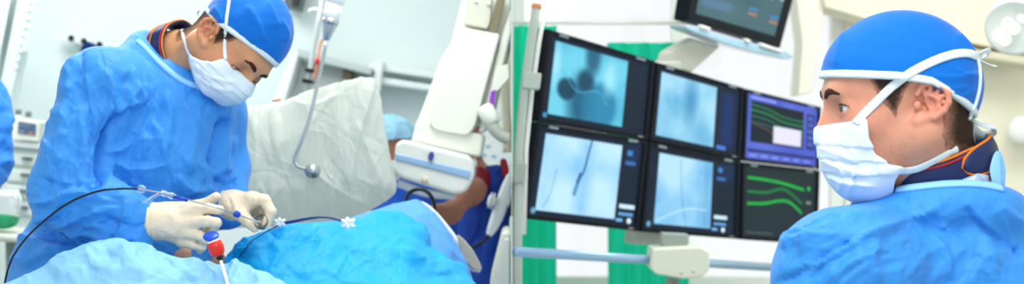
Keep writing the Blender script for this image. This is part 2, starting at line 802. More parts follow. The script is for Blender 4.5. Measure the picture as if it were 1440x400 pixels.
GOWN = crumple(mat('gown_cloth', (52, 142, 226), 0.56, 0.35, sheen=0.1))
GOWN_DEEP = mat('gown_cloth_deep', (30, 100, 195), 0.55, 0.4, bump=0.35, bscale=60, bdist=0.004, detail=6)
GOWN_TRIM = mat('gown_trim_cloth', (140, 200, 246), 0.6, 0.3, bump=0.3, bscale=300, bdist=0.001)
CAP = mat('cap_cloth', (5, 106, 200), 0.75, 0.2, bump=0.25, bscale=500, bdist=0.0006, sheen=0.2)
BAND = mat('cap_band_cloth', (214, 230, 234), 0.8, 0.2, bump=0.4, bscale=600, bdist=0.0006)
TIE = mat('tie_cloth', (214, 230, 232), 0.8, 0.2, bump=0.4, bscale=900, bdist=0.0005)
MASK = mat('mask_cloth', (212, 229, 240), 0.8, 0.2, bump=0.35, bscale=400, bdist=0.0008, sss=0.1)
SKIN = mat('skin', (200, 150, 125), 0.48, 0.4, sss=0.2, bump=0.35, bscale=700, bdist=0.0006, attr='Col', vary=0.10, vscale=120)
HAIR = mat('short_hair', (58, 42, 34), 0.75, 0.2, bump=0.9, bscale=900, bdist=0.001, attr='Col', vary=0.25, vscale=400)
BROW = mat('brow_hair', (70, 48, 40), 0.8, 0.1, bump=0.9, bscale=1500, bdist=0.001)
EYE = mat('eye', (230, 230, 230), 0.08, 0.6, attr='Col')
LATEX = mat('latex_glove', (229, 215, 190), 0.42, 0.4, bump=0.3, bscale=140, bdist=0.0015, sss=0.12)
NAVY = mat('lead_cloth', (18, 36, 84), 0.5, 0.4, bump=0.3, bscale=900, bdist=0.0008)
APRON = mat('apron_cloth', (10, 56, 150), 0.6, 0.3, bump=0.35, bscale=40, bdist=0.006)
ORANGE = mat('orange_piping', (226, 128, 30), 0.7, 0.2)
REDP = mat('red_piping', (190, 44, 32), 0.7, 0.2)
CREAM = mat('cream_enamel', (226, 230, 218), 0.35, 0.45, vary=0.02, vscale=3)
WHITE = mat('white_plastic', (238, 242, 242), 0.35, 0.45)
GREYB = mat('grey_beige_plastic', (206, 208, 196), 0.4, 0.4)
GREY = mat('grey_plastic', (120, 128, 130), 0.45, 0.4)
STEEL = mat('brushed_steel', (186, 192, 194), 0.28, 0.5, metal=0.9, bump=0.05, bscale=300)
BLACK = mat('black_plastic', (14, 16, 20), 0.35, 0.45)
BEZEL = mat('monitor_bezel', (10, 18, 30), 0.5, 0.15)
BLUEP = mat('blue_plastic', (10, 70, 190), 0.3, 0.5)
REDPL = mat('red_plastic', (214, 40, 32), 0.3, 0.5)
GREEN = translucent(mat('green_curtain_cloth', (40, 222, 184), 0.75, 0.2), 0.55)
CLEAR = mat('clear_plastic', (225, 240, 250), 0.08, 0.5, trans=0.85, alpha=0.75)
SHEET = mat('white_sheet_cloth', (236, 240, 238), 0.8, 0.2, bump=0.3, bscale=200, bdist=0.001)
DRAPE_C = crumple(mat('cyan_drape_cloth', (12, 162, 228), 0.55, 0.35), 7.0, 0.008, 0.4, (1, 1, 1))
DRAPE_P = crumple(mat('pale_drape_cloth', (134, 194, 236), 0.6, 0.35), 8.0, 0.008, 0.4, (1, 1, 1))
# ------------------------------------------------------------------ people
def head_ops(F, fr, eye_open=0.0055, neck=None, nr=0.058, gaze=0.0, jz=1.0, edx=0.0, ears=True):
    F.fr = fr

    def j(p):
        return (p[0], p[1], p[2] * jz if p[2] < -0.02 else p[2])
    F.ell((0.004, 0, 0.042), (0.094, 0.075, 0.084))
    F.ell((0.045, 0, -0.02), (0.058, 0.062, 0.095 * (0.3 + 0.7 * jz)), k=0.03)
    F.ell((0.070, 0, 0.045), (0.034, 0.055, 0.045), k=0.02)
    for s in (1, -1):
        F.cap(j((0.0, 0.056 * s, -0.045)), j((0.072, 0.020 * s, -0.100)), 0.017, 0.015, k=0.03)
        F.ell((0.066, 0.043 * s, -0.022), (0.024, 0.020, 0.018), k=0.02)
    F.ell(j((0.082, 0, -0.098)), (0.018, 0.022, 0.018), k=0.025)
    F.cap((0.0985, -0.026, 0.020), (0.0985, 0.026, 0.020), 0.0095, k=0.022)
    F.cap((0.1015, 0, 0.006), (0.114, 0, -0.030), 0.0062, 0.0105, k=0.014)
    for s in (1, -1):
        F.ell((0.104, 0.0125 * s, -0.033), (0.011, 0.0075, 0.0075), k=0.008)
    F.ell(j((0.097, 0, -0.062)), (0.010, 0.022, 0.006), k=0.010)
    F.ell(j((0.095, 0, -0.073)), (0.010, 0.020, 0.006), k=0.010)
    if neck is not None:
        F.cap((-0.022, 0, -0.03), neck, nr, nr + 0.010, k=0.035)
        n = np.asarray(neck)
        for s in (1, -1):
            F.cap((-0.012, 0.062 * s, -0.035), n + np.array([0.045, 0.018 * s, 0.0]), 0.014, 0.017, k=0.03)
    for s in (1, -1):
        F.ell((0.112, 0.034 * s, -0.001), (0.020, 0.017, 0.0115), k=0.014, op='-')
        F.ell((0.0835, 0.033 * s, -0.001), (0.0142, 0.0155, 0.0142), k=0.009)
        F.ell((0.0945, 0.036 * s, -0.0015 - gaze), (0.017, 0.0150, eye_open), k=0.0015, op='-')
    for s in (1, -1) if ears else ():
        ear(F, fr, s, edx)


def clip_ears(F, fr, bag, brim):
    """the ears are tucked under the cap: nothing of the head stays outside the cap above its brim."""
    (c, r) = bag
    lo = np.array((-0.12, -0.13, -0.05))
    hi = np.array((0.06, 0.13, 0.09))
    cs = np.array([fr.w((x, y, z)) for x in (lo[0], hi[0]) for y in (lo[1], hi[1]) for z in (lo[2], hi[2])])
    sl = F.sub(cs.min(0), cs.max(0))
    X, Y, Z = F.pts(sl, fr)
    k0 = np.sqrt(((X - c[0]) / r[0]) ** 2 + ((Y - c[1]) / r[1]) ** 2 + ((Z - c[2]) / r[2]) ** 2)
    out = (1 - k0) * min(r) + (-0.0015)
    above = np.interp(X, brim[0], brim[1]) + 0.003 - Z
    F.D[sl] = np.maximum(F.D[sl], -np.maximum(above, out)).astype(np.float32)


def ear(F, fr, s, dx=0.0):
    def E(a, b, o=0.0):
        return (a + dx, s * (0.0745 - 0.26 * a + o), b * 0.94 + 0.001)
    hel = [(0.004, 0.014), (-0.002, 0.026), (-0.014, 0.031), (-0.027, 0.026), (-0.034, 0.014), (-0.034, 0.002), (-0.028, -0.010), (-0.017, -0.019)]
    # thin plate, concha, rim, lobe
    for a, b in hel[1:]:
        F.cap(E(-0.012, 0.002, -0.004), E(a, b, -0.002), 0.0050, 0.0026, k=0.003)
    F.cap(E(0.0, -0.012, -0.004), E(0.002, -0.022, -0.003), 0.005, 0.005, k=0.006)
    F.ell(E(-0.010, 0.000, 0.006), (0.0095, 0.009, 0.0115), k=0.004, op='-')
    F.ell(E(-0.016, 0.017, 0.005), (0.009, 0.0065, 0.006), k=0.004, op='-')
    F.chain([E(a, b, 0.0015) for a, b in hel], [0.0036, 0.0040, 0.0042, 0.0042, 0.0040, 0.0038, 0.0038, 0.0042], k=0.002)
    F.chain([E(-0.013, 0.012, 0.001), E(-0.022, 0.006, 0.001), E(-0.022, -0.005, 0.001), E(-0.014, -0.013, 0.001)], 0.0028, k=0.003)
    F.cap(E(-0.010, -0.019, -0.001), E(0.003, -0.024, -0.001), 0.0062, 0.0066, k=0.006)
    F.ell(E(0.004, -0.002, 0.002), (0.0052, 0.0045, 0.0065), k=0.004)
    F.ell(E(-0.004, -0.002, -0.002), (0.0035, 0.008, 0.0045), k=0.002, op='-')


def skin_col(V, fr, base, red, shadow, stub=0.35):
    q = fr.loc(V)
    c = np.tile(lin(base), (len(V), 1))

    def blend(w, col):
        c[:] = c * (1 - w[:, None]) + lin(col) * w[:, None]

    def g(p, r):
        return np.exp(-(((q - np.asarray(p)) * (1, 1, 1)) ** 2).sum(1) / r ** 2)
    for s in (1, -1):
        blend(np.clip(0.6 * g((0.075, 0.05 * s, -0.02), 0.035), 0, 1), red)
        blend(np.clip(0.7 * g((-0.012, 0.085 * s, 0.002), 0.030), 0, 1), red)
        blend(np.clip(0.55 * g((0.092, 0.034 * s, -0.001), 0.016), 0, 1), shadow)  # eye sockets darkened: shade painted into the skin colour
    blend(np.clip(0.6 * g((0.12, 0, -0.03), 0.02), 0, 1), red)
    blend(np.clip(0.8 * g((0.104, 0, -0.068), 0.014), 0, 1), (176, 96, 88))
    # beard stubble along the jaw
    w = stub * np.clip((-0.03 - q[:, 2]) / 0.03, 0, 1) * np.clip((q[:, 0] - 0.005) / 0.02, 0, 1) * np.clip((q[:, 2] + 0.15) / 0.03, 0, 1)
    w = w * (0.65 + 0.7 * rng.random(len(V)))
    blend(np.clip(w, 0, 0.8), (120, 88, 76))
    return c


def make_eyes(fr, parent, gaze_dir, iris=(96, 104, 104), sides=(1, -1)):
    for s in sides:
        c = fr.w((0.0839, 0.033 * s, -0.001))
        v, f = ball(c, 0.0124, 24)
        d = nrm(np.asarray(gaze_dir))
        an = ((v - c) / 0.0124) @ d
        col = np.tile(lin((206, 200, 194)), (len(v), 1))
        col[an > 0.86] = lin(iris)
        col[an > 0.972] = lin((12, 10, 10))
        mk('eye', (v, f), EYE, parent, col=col)


def make_lashes(fr, parent, eye_open, gaze=0.0):
    for s in (1, -1):
        pts = []
        for a in np.linspace(-0.9, 1.05, 16):
            x, y = 0.0138 * math.cos(a), 0.0138 * math.sin(a)
            z = -0.0005 - gaze + eye_open * 0.9 * math.sqrt(max(0, 1 - (a / 1.25) ** 2))
            h = math.sqrt(max(0.2, 1 - (z / 0.0142) ** 2))
            pts.append(fr.w((0.0838 + x * h, (0.0335 + y * h) * s, z)))
        mk('eyelashes', tube(pts, 0.0009, n=8), BROW, parent)


def make_brows(fr, parent, sides=(1, -1), bvh=None):
    for s in sides:
        pts = [(0.1060, 0.011 * s, 0.013), (0.1065, 0.022 * s, 0.018), (0.1015, 0.035 * s, 0.021), (0.091, 0.047 * s, 0.015)]
        pw = spline([fr.w(p) for p in pts], 24)
        nv = []
        for i in range(24):
            hit = bvh.find_nearest(Vector(pw[i] + fr.f * 0.01))
            pw[i] = np.array(hit[0])
            nv.append(np.array(hit[1]))
        v, f = tube(pw, np.interp(np.linspace(0, 3, 24), range(4), [0.0034, 0.0050, 0.0042, 0.0014]), n=10, flat=(0.38, 1.0), nvec=np.array(nv))
        v = v + (rng.random(v.shape) - 0.5) * 0.0010
        mk('eyebrow', (v, f), BROW, parent)


def make_hair(fr, parent, F, poly, skin, dark, fade, wob=0.0012):
    pf = sdpoly(poly)
    F.clip(lambda X, Y, Z: pf(X, Z) + wob * np.sin(300 * Z + 90 * X), k=0.003)
    V, Fq = F.mesh(1)
    q = fr.loc(V)
    d = -pf(q[:, 0], q[:, 2])
    fade = np.where(q[:, 0] > 0.015, 0.008, fade)
    t = np.clip(d / fade + 0.35 * (rng.random(len(V)) - 0.5), 0, 1)[:, None]
    c = lin(skin) * (1 - t) + lin(dark) * t
    N = vnormals(V, Fq)
    V = V - N * (0.0016 * (1 - t)) + (rng.random(V.shape) - 0.5) * 0.0012
    return mk('hair', (V, Fq), HAIR, parent, col=c)


def local_field(fr, lo, hi, h):
    cs = np.array([fr.w((x, y, z)) for x in (lo[0], hi[0]) for y in (lo[1], hi[1]) for z in (lo[2], hi[2])])
    lo, hi = cs.min(0), cs.max(0)
    return Field(*[axis(lo[i], hi[i], h=h) for i in range(3)], fr=fr)


def make_cap(fr, parent, bag, brim, band_w=0.011, lines=(), namp=0.0015, h=0.0022):
    """cloth cap: bag = list of (centre, radii); brim = (xs, zs) lower edge in head coordinates."""
    F = local_field(fr, (-0.14, -0.12, -0.05), (0.15, 0.12, 0.19), h)
    for i, (c, r) in enumerate(bag):
        F.ell(c, r, k=0.03 if i else 0.0)
    keep = F.D.copy()
    F.clip(lambda X, Y, Z: np.interp(X, brim[0], brim[1]) - Z, k=0.004)
    V, Fq = F.mesh(2)
    V = crease(V, Fq, lines, noise_amp=namp, nscale=14, seed=3.1, stretch=(1, 1, 1.6), ridged=False)
    cap = mk('surgical_cap', (V, Fq), CAP, parent)
    F.D = keep - 0.0018
    F.clip(lambda X, Y, Z: np.maximum(np.interp(X, brim[0], brim[1]) - 0.001 - Z, Z - np.interp(X, brim[0], brim[1]) - band_w), k=0.003)
    Vb, Fb = F.mesh(1)
    b = mk('cap_band', (Vb, Fb), BAND, parent)
    b['label'] = 'white edging of the cap'
    return (V, Fq), (Vb, Fb)


def make_mask(fr, parent, poly, lines=(), h=0.0022, seed=1.0, jz=1.0):
    F = local_field(fr, (-0.03, -0.10, -0.17), (0.16, 0.10, 0.03), h)
    F.ell((0.052, 0, -0.060 * jz), (0.068, 0.066, 0.074 * jz))
    F.cap((0.100, 0, 0.006), (0.109, 0, -0.030), 0.010, 0.0135, k=0.03)
    F.cap((0.0, 0.060, -0.045), (0.07, 0.028, -0.10 * jz), 0.021, 0.020, k=0.02)
    F.cap((0.0, -0.060, -0.045), (0.07, -0.028, -0.10 * jz), 0.021, 0.020, k=0.02)
    for s in (1, -1):
        F.ell((0.060, 0.048 * s, -0.030), (0.032, 0.026, 0.030), k=0.02)
    pf = sdpoly(poly)
    F.clip(lambda X, Y, Z: pf(X, Z), k=0.003)
    V, Fq = F.mesh(2)
    q = fr.loc(V)
    N = vnormals(V, Fq)
    front = np.clip((q[:, 0] - 0.02) / 0.03, 0, 1)
    h_ = np.zeros(len(V))
    for z0 in (-0.050 * jz, -0.068 * jz, -0.086 * jz):          # pressed pleats
        t = (q[:, 2] - z0 + 0.10 * (0.11 - q[:, 0])) / 0.014
        h_ += 0.0022 * np.where((t > 0) & (t < 1), 1 - t, 0)
    V = V + N * (h_ * front)[:, None]
    V = crease(V, Fq, lines, noise_amp=0.0010, nscale=20, seed=seed, ridged=False)
    mk('surgical_mask', (V, Fq), MASK, parent)
    return V, Fq


def collar(fr, parent, rx, ry, hh, flap=None, name='lead_collar', stripes=(0.0,), th=0.004):
    """padded ring collar, fr.u = ring axis; with piping along both edges."""
    n = 72

    def pt(ph, h, off=0.0):
        return fr.w(((rx + off) * math.cos(ph), (ry + off) * math.sin(ph), h))
    V, Fq = [], []
    prof = [(-hh, 0.0), (-hh * 0.9, th), (-hh * 0.4, th * 1.3), (0, th * 1.4), (hh * 0.4, th * 1.3), (hh * 0.9, th), (hh, 0.0), (hh * 0.8, -th), (-hh * 0.8, -th)]
    m = len(prof)
    for i in range(n):
        ph = 2 * math.pi * i / n
        w = 0.0012 * math.sin(7 * ph) + 0.0008 * math.sin(13 * ph + 1)
        for h_, o in prof:
            V.append(pt(ph, h_ + w, o + w))
    for i in range(n):
        j = (i + 1) % n
        for k in range(m):
            k2 = (k + 1) % m
            Fq.append((i * m + k, j * m + k, j * m + k2, i * m + k2))
    c = mk(name, (np.array(V), Fq), NAVY, parent)
    c['label'] = 'navy lead collar with orange and red piping'
    # edge piping rings
    for h_, o, mt, r in [(hh * 0.93, th * 0.9, ORANGE, 0.0017), (hh * 0.72, th * 1.25, REDP, 0.0012), (-hh * 0.93, th * 0.9, ORANGE, 0.0015)] + [(s, th * 1.45, (ORANGE, REDP)[i % 2], 0.0013) for i, s in enumerate(stripes)]:
        ring = [pt(2 * math.pi * i / n, h_ + 0.0012 * math.sin(7 * 2 * math.pi * i / n), o + 0.0008 * math.sin(14 * math.pi * i / n)) for i in range(n + 1)]
        mk('piping', tube(ring, r, n=8), mt, c)
    if flap:
        p0, p1, h0, h1 = flap
        G = 24
        V, Fq = [], []
        edge_t, edge_b = [], []
        for i in range(G):
            t = i / (G - 1)
            ph = p0 + (p1 - p0) * t
            s = math.sqrt(max(0.0, 1 - max(0, (t - 0.62) / 0.38) ** 2))
            s2 = math.sqrt(max(0.0, 1 - max(0, (0.18 - t) / 0.18) ** 2))
            s = min(s, max(s2, 0.25))
            mid, half = (h0 + h1) / 2, (h1 - h0) / 2 * max(s, 0.02)
            for j in range(7):
                u = -1 + 2 * j / 6
                V.append(pt(ph, mid + half * u, th * 1.5 + 0.004 * (1 - u * u)))
            edge_t.append(pt(ph, mid + half, th * 1.7))
            edge_b.append(pt(ph, mid - half, th * 1.7))
        for i in range(G - 1):
            for j in range(6):
                Fq.append((i * 7 + j, (i + 1) * 7 + j, (i + 1) * 7 + j + 1, i * 7 + j + 1))
        fl = mk('collar_flap', (np.array(V), Fq), NAVY, parent, solid=0.003)
        loop = edge_t + edge_b[::-1]
        mk('piping', tube(loop + [loop[0]], 0.0017, n=8, smooth=110), ORANGE, fl)
        lp = [p + (np.mean(loop, 0) - p) * 0.13 for p in loop]
        mk('piping', tube(lp + [lp[0]], 0.0012, n=8, smooth=110), REDP, fl)
    return c


# ------------------------------------------------------------------ the room
WALL_L = mat('painted_wall_cool', (226, 238, 238), 0.7, 0.3, vary=0.015, vscale=1.5)
WALL_R = mat('painted_wall_warm', (240, 238, 222), 0.7, 0.3, vary=0.015, vscale=1.5)
FLOOR = mat('vinyl_floor', (176, 188, 186), 0.35, 0.4, vary=0.05, vscale=6)
CEIL = mat('ceiling_paint', (238, 236, 224), 0.8, 0.2)
PART = mat('partition_laminate', (236, 240, 240), 0.6, 0.3)
YB = 6.4


def struct(name, vf, m, **kw):
    o = mk(name, vf, m, smooth=False, **kw)
    o['kind'] = 'structure'
    return o


struct('floor', box((-3.2, 0.3, -0.1), (3.2, YB + 0.3, 0.0)), FLOOR)
struct('ceiling', box((-3.2, 2.6, 3.0), (3.2, YB + 0.3, 3.1)), CEIL)
struct('wall_left', box((-3.2, 1.5, 0), (-3.1, YB, 3.0)), WALL_L)
struct('wall_right', box((3.1, 1.5, 0), (3.2, YB, 3.0)), WALL_R)
struct('wall_back_left', box((-3.2, YB, 0), (-0.001, YB + 0.15, 3.0)), WALL_L)
struct('wall_partition', box((-0.0011, 3.3, 0), (0.0, YB, 3.0)), PART)
# right back wall with a big bright window: pieces around the opening
W0, W1, WZ0, WZ1 = 0.0, 1.50, 0.75, 2.45
struct('wall_back_right', join(box((W1, YB, 0), (3.2, YB + 0.15, 3.0)), box((0.0, YB, 0), (W1, YB + 0.15, WZ0)), box((0.0, YB, WZ1), (W1, YB + 0.15, 3.0))), WALL_R)
wf = mk('window_1', join(box((W0 + 0.001, YB + 0.02, WZ0), (W1, YB + 0.08, WZ0 + 0.06)), box((W0 + 0.001, YB + 0.02, WZ1 - 0.06), (W1, YB + 0.08, WZ1)),
                         box((W0 + 0.001, YB + 0.02, WZ0), (W0 + 0.06, YB + 0.08, WZ1)), box((W1 - 0.06, YB + 0.02, WZ0), (W1, YB + 0.08, WZ1)),
                         box((0.72, YB + 0.02, WZ0), (0.78, YB + 0.08, WZ1))), WHITE, smooth=False, bevel=0.004)
wf['kind'] = 'structure'
GLASS = bpy.data.materials.new('window_glass')
GLASS.use_nodes = True
_nt = GLASS.node_tree
_nt.nodes.clear()
_o = _nt.nodes.new('ShaderNodeOutputMaterial')
_t = _nt.nodes.new('ShaderNodeBsdfTransparent')
_g = _nt.nodes.new('ShaderNodeBsdfGlossy')
_g.inputs['Roughness'].default_value = 0.05
_m = _nt.nodes.new('ShaderNodeMixShader')
_m.inputs[0].default_value = 0.03
_nt.links.new(_t.outputs[0], _m.inputs[1])
_nt.links.new(_g.outputs[0], _m.inputs[2])
_nt.links.new(_m.outputs[0], _o.inputs[0])
mk('window_pane', box((W0 + 0.02, YB + 0.045, WZ0 + 0.02), (W1 - 0.02, YB + 0.05, WZ1 - 0.02)), GLASS, wf, smooth=False)

# ------------------------------------------------------------------ world, lights, camera
w = bpy.data.worlds.new('daylight')
SC.world = w
w.use_nodes = True
bg = w.node_tree.nodes['Background']
bg.inputs[0].default_value = (0.96, 0.985, 1.0, 1)
bg.inputs[1].default_value = 0.92


def area(name, loc, target, size, power, color=(1, 1, 1), shape='RECTANGLE', sy=None):
    l = bpy.data.lights.new(name, 'AREA')
    l.shape = shape
    l.size = size
    l.size_y = sy or size
    l.energy = power
    l.color = color
    o = bpy.data.objects.new(name, l)
    COL.objects.link(o)
    o.location = loc
    d = Vector(target) - Vector(loc)
    o.rotation_euler = d.to_track_quat('-Z', 'Y').to_euler()
    return o


area('added_key_table', (-0.35, 3.1, 2.9), (-0.6, 3.1, 1.0), 0.8, 24, (1.0, 0.98, 0.95))  # unseen key light added over the table, no fixture built
area('added_fill_table_far', (-1.5, 4.9, 2.95), (-1.2, 5.2, 0.8), 1.6, 58, (0.96, 1.0, 1.0))  # unseen fill added to brighten the left back wall
area('added_key_control', (0.12, 1.1, 2.5), (0.6, 1.9, 1.45), 0.7, 17.5, (1.0, 0.98, 0.95))  # unseen key light added for the watching surgeon's face and shoulder
area('added_fill_control_far', (1.6, 4.6, 2.95), (1.6, 5.4, 0.8), 1.6, 70, (1.0, 0.97, 0.92))  # unseen fill added to lift the right-hand background

cam = bpy.data.cameras.new('camera')
cam.sensor_width = 36.0
cam.lens = 36.0 * FPX / 1440.0
cam.dof.use_dof = True
cam.dof.focus_distance = 2.30
cam.dof.aperture_fstop = 4.8
cam.clip_start = 0.05
co = bpy.data.objects.new('camera', cam)
COL.objects.link(co)
co.location = (0, 0, CAMZ)
co.rotation_euler = (math.pi / 2, 0, 0)
SC.camera = co
SC.view_settings.view_transform = 'Standard'
SC.view_settings.look = 'None'
SC.view_settings.exposure = 0.15
SC.view_settings.gamma = 1.0
SC.view_settings.use_curve_mapping = False
# ================================================================== LEFT ROOM: the operation
def L(px, py, dy=0.0):
    return P(px, py, 3.0 + dy)


def rand_creases(n, x0, x1, y0, y1, a0, a1, l0, l1, amp, w, seed):
    r = np.random.default_rng(seed)
    out = []
    for _ in range(n):
        x, y = r.uniform(x0, x1), r.uniform(y0, y1)
        a, l = math.radians(r.uniform(a0, a1)), r.uniform(l0, l1)
        bend = r.uniform(-0.25, 0.25) * l
        dx, dy = math.cos(a) * l / 2, math.sin(a) * l / 2
        nx, ny = -math.sin(a) * bend, math.cos(a) * bend
        out.append(([(x - dx, y - dy), (x + nx, y + ny), (x + dx, y + dy)], amp * r.uniform(0.4, 1.0) * r.choice([1, 1, -0.8]), w * r.uniform(0.6, 1.5)))
    return out


# ---- surgeon at the table
frL = Frame(L(317, 66), (0.602, -0.50, -0.623), (0.719, 0, 0.695))
surgeon = empty('person', (-0.85, 3.05, 0.0), 'surgeon bending over the draped patient, handling a catheter with both gloved hands', 'person')
O = frL.o
F = Field(axis(-1.2, -0.42, O[0] - 0.17, O[0] + 0.14, h=0.012, hf=0.0018), axis(2.7, 3.42, O[1] - 0.17, O[1] + 0.14, h=0.012, hf=0.0018),
          axis(0.0, 1.82, O[2] - 0.18, O[2] + 0.15, h=0.012, hf=0.0018))
neckL = frL.loc(L(238, 92, 0.06))
BAGL, BRIML = ((0.010, 0, 0.058), (0.104, 0.084, 0.098)), ([-0.14, -0.095, 0.02, 0.11, 0.16], [0.020, 0.020, 0.030, 0.050, 0.054])
head_ops(F, frL, eye_open=0.0022, neck=neckL, nr=0.056, gaze=0.006, jz=0.60, edx=0.017)
clip_ears(F, frL, BAGL, BRIML)
F.fr = None
F.cap(L(238, 95, 0.06), L(225, 180, 0.08), 0.06, 0.09, k=0.05)
F.cap(L(225, 180, 0.08), L(185, 400, 0.10), 0.09, 0.13, k=0.05)
F.cap(L(150, 128, -0.10), L(98, 265, -0.14), 0.026, 0.024, k=0.02)
F.cap(L(98, 265, -0.14), L(200, 312, -0.2), 0.032, 0.022, k=0.02)
F.cap(L(292, 165, 0.16), L(310, 235, 0.18), 0.026, 0.024, k=0.02)
F.cap(L(310, 235, 0.18), L(325, 285, 0.05), 0.028, 0.021, k=0.02)
for s in (-0.10, 0.10):
    hip = L(190, 400, 0.08) + np.array([s, 0, 0])
    knee = np.array([hip[0], hip[1] + 0.02, 0.52])
    F.cap(hip, knee, 0.11, 0.065, k=0.05)
    F.cap(knee, (hip[0], hip[1] + 0.04, 0.09), 0.062, 0.04, k=0.03)
    F.cap((hip[0], hip[1] + 0.06, 0.05), (hip[0] + 0.05, hip[1] - 0.10, 0.035), 0.047, 0.034, k=0.03)
V, Fq = F.mesh(2)
mk('body', (V, Fq), SKIN, surgeon, col=skin_col(V, frL, (196, 146, 108), (196, 120, 92), (120, 74, 56), stub=0.3))
headL_bvh = bvh_of((V, Fq))
make_eyes(frL, surgeon, nrm(frL.f * 0.75 - frL.u * 0.6), (80, 70, 60))
make_brows(frL, surgeon, bvh=headL_bvh)
make_lashes(frL, surgeon, 0.0022, 0.006)

# short hair below the cap
F = local_field(frL, (-0.12, -0.10, -0.10), (0.10, 0.10, 0.09), 0.0022)
head_ops(F, frL, neck=neckL, nr=0.056, jz=0.60, ears=False)
F.D -= 0.0022
make_hair(frL, surgeon, F, [(-0.14, 0.06), (0.062, 0.06), (0.060, 0.026), (0.044, 0.008), (0.030, -0.012), (0.020, 0.006), (0.0, 0.022), (-0.03, 0.01), (-0.045, -0.03), (-0.055, -0.070), (-0.14, -0.070)],
          (176, 128, 94), (48, 36, 30), 0.026)

capL, bandL = make_cap(frL, surgeon, [BAGL], BRIML, band_w=0.010,
                       lines=[([(345, 5), (362, 30), (372, 60)], 0.004, 8), ([(375, 0), (385, 20), (392, 40)], 0.003, 7), ([(300, 8), (310, 20), (314, 35)], 0.003, 5), ([(395, 25), (405, 45), (404, 60)], 0.0025, 5)])
maskL = make_mask(frL, surgeon, [(0.074, -0.008), (0.17, -0.006), (0.17, -0.16), (0.03, -0.16), (0.022, -0.100), (0.008, -0.060), (0.018, -0.055), (0.040, -0.048), (0.066, -0.034)],
                  lines=[([(275, 92), (300, 108), (340, 118)], 0.003, 5), ([(273, 104), (300, 120), (330, 128)], 0.003, 5), ([(285, 95), (284, 110), (292, 126)], -0.002, 3)], seed=4.0, jz=0.70)
allL = bvh_of((V, Fq), capL, bandL, maskL)
hb = bvh_of(capL, bandL, maskL)


def bvh_more(*objs):
    vf = []
    dg = bpy.context.evaluated_depsgraph_get()
    for o in objs:
        me = o.data
        mw = o.matrix_world
        vf.append((np.array([mw @ v.co for v in me.vertices]), [tuple(p.vertices) for p in me.polygons]))
    return bvh_of(*vf)


bpy.context.view_layer.update()
sL = bvh_more(*[o for o in surgeon.children if o.name.split('.')[0] in ('body', 'surgical_cap', 'cap_band', 'surgical_mask')])
mk('mask_tie', ribbon_on(sL, [(317, 84), (316, 68), (317, 48), (319, 25), (322, 4), (325, -22)], 0.0075), TIE, surgeon)
mk('mask_tie', ribbon_on(sL, [(272, 86), (264, 72), (259, 56), (256, 42), (256, 33)], 0.0075), TIE, surgeon)
lpts = [L(288, 17, 0.02), L(281, 15, 0.05), L(278, 20, 0.06), L(284, 23, 0.05)]
mk('cap_tie', tube(lpts, 0.0018, n=8, smooth=20, flat=(0.5, 1.4)), TIE, surgeon)

# lead collar
n_ax = nrm(L(305, 66, 0.0) - L(240, 88, 0.06))
colfr = Frame(L(250, 77, 0.045), np.cross((0, 1, 0), n_ax), n_ax)
collar(colfr, surgeon, 0.066, 0.070, 0.026, stripes=(-0.010,))

# gown
F = Field(axis(-1.26, -0.40, h=0.005), axis(2.62, 3.5, h=0.006), axis(0.28, 1.68, 1.02, 1.68, h=0.02, hf=0.005))
F.cap(L(232, 150, 0.05), L(205, 235, 0.05), 0.115, 0.14)
F.cap(L(272, 152, 0.04), L(240, 240, 0.04), 0.075, 0.09, k=0.08)
F.cap(L(205, 235, 0.05), L(165, 400, 0.08), 0.15, 0.215, k=0.06)
F.cap(L(165, 400, 0.08), L(165, 800, 0.10), 0.215, 0.235, k=0.05)
F.cap(L(216, 98, 0.05), L(262, 132, 0.03), 0.052, 0.042, k=0.06)          # yoke under the collar
F.cap(L(204, 92, 0.04), L(150, 125, -0.07), 0.050, 0.072, k=0.06)         # near shoulder
F.cap(L(140, 118, -0.09), L(95, 262, -0.15), 0.072, 0.073, k=0.045)       # near upper arm
F.cap(L(96, 272, -0.15), L(196, 310, -0.20), 0.076, 0.046, k=0.02)        # near forearm
F.cap(L(258, 125, 0.06), L(300, 160, 0.15), 0.05, 0.065, k=0.06)
F.cap(L(302, 160, 0.15), L(312, 232, 0.17), 0.062, 0.058, k=0.04)
F.cap(L(314, 240, 0.17), L(320, 295, 0.05), 0.055, 0.044, k=0.03)
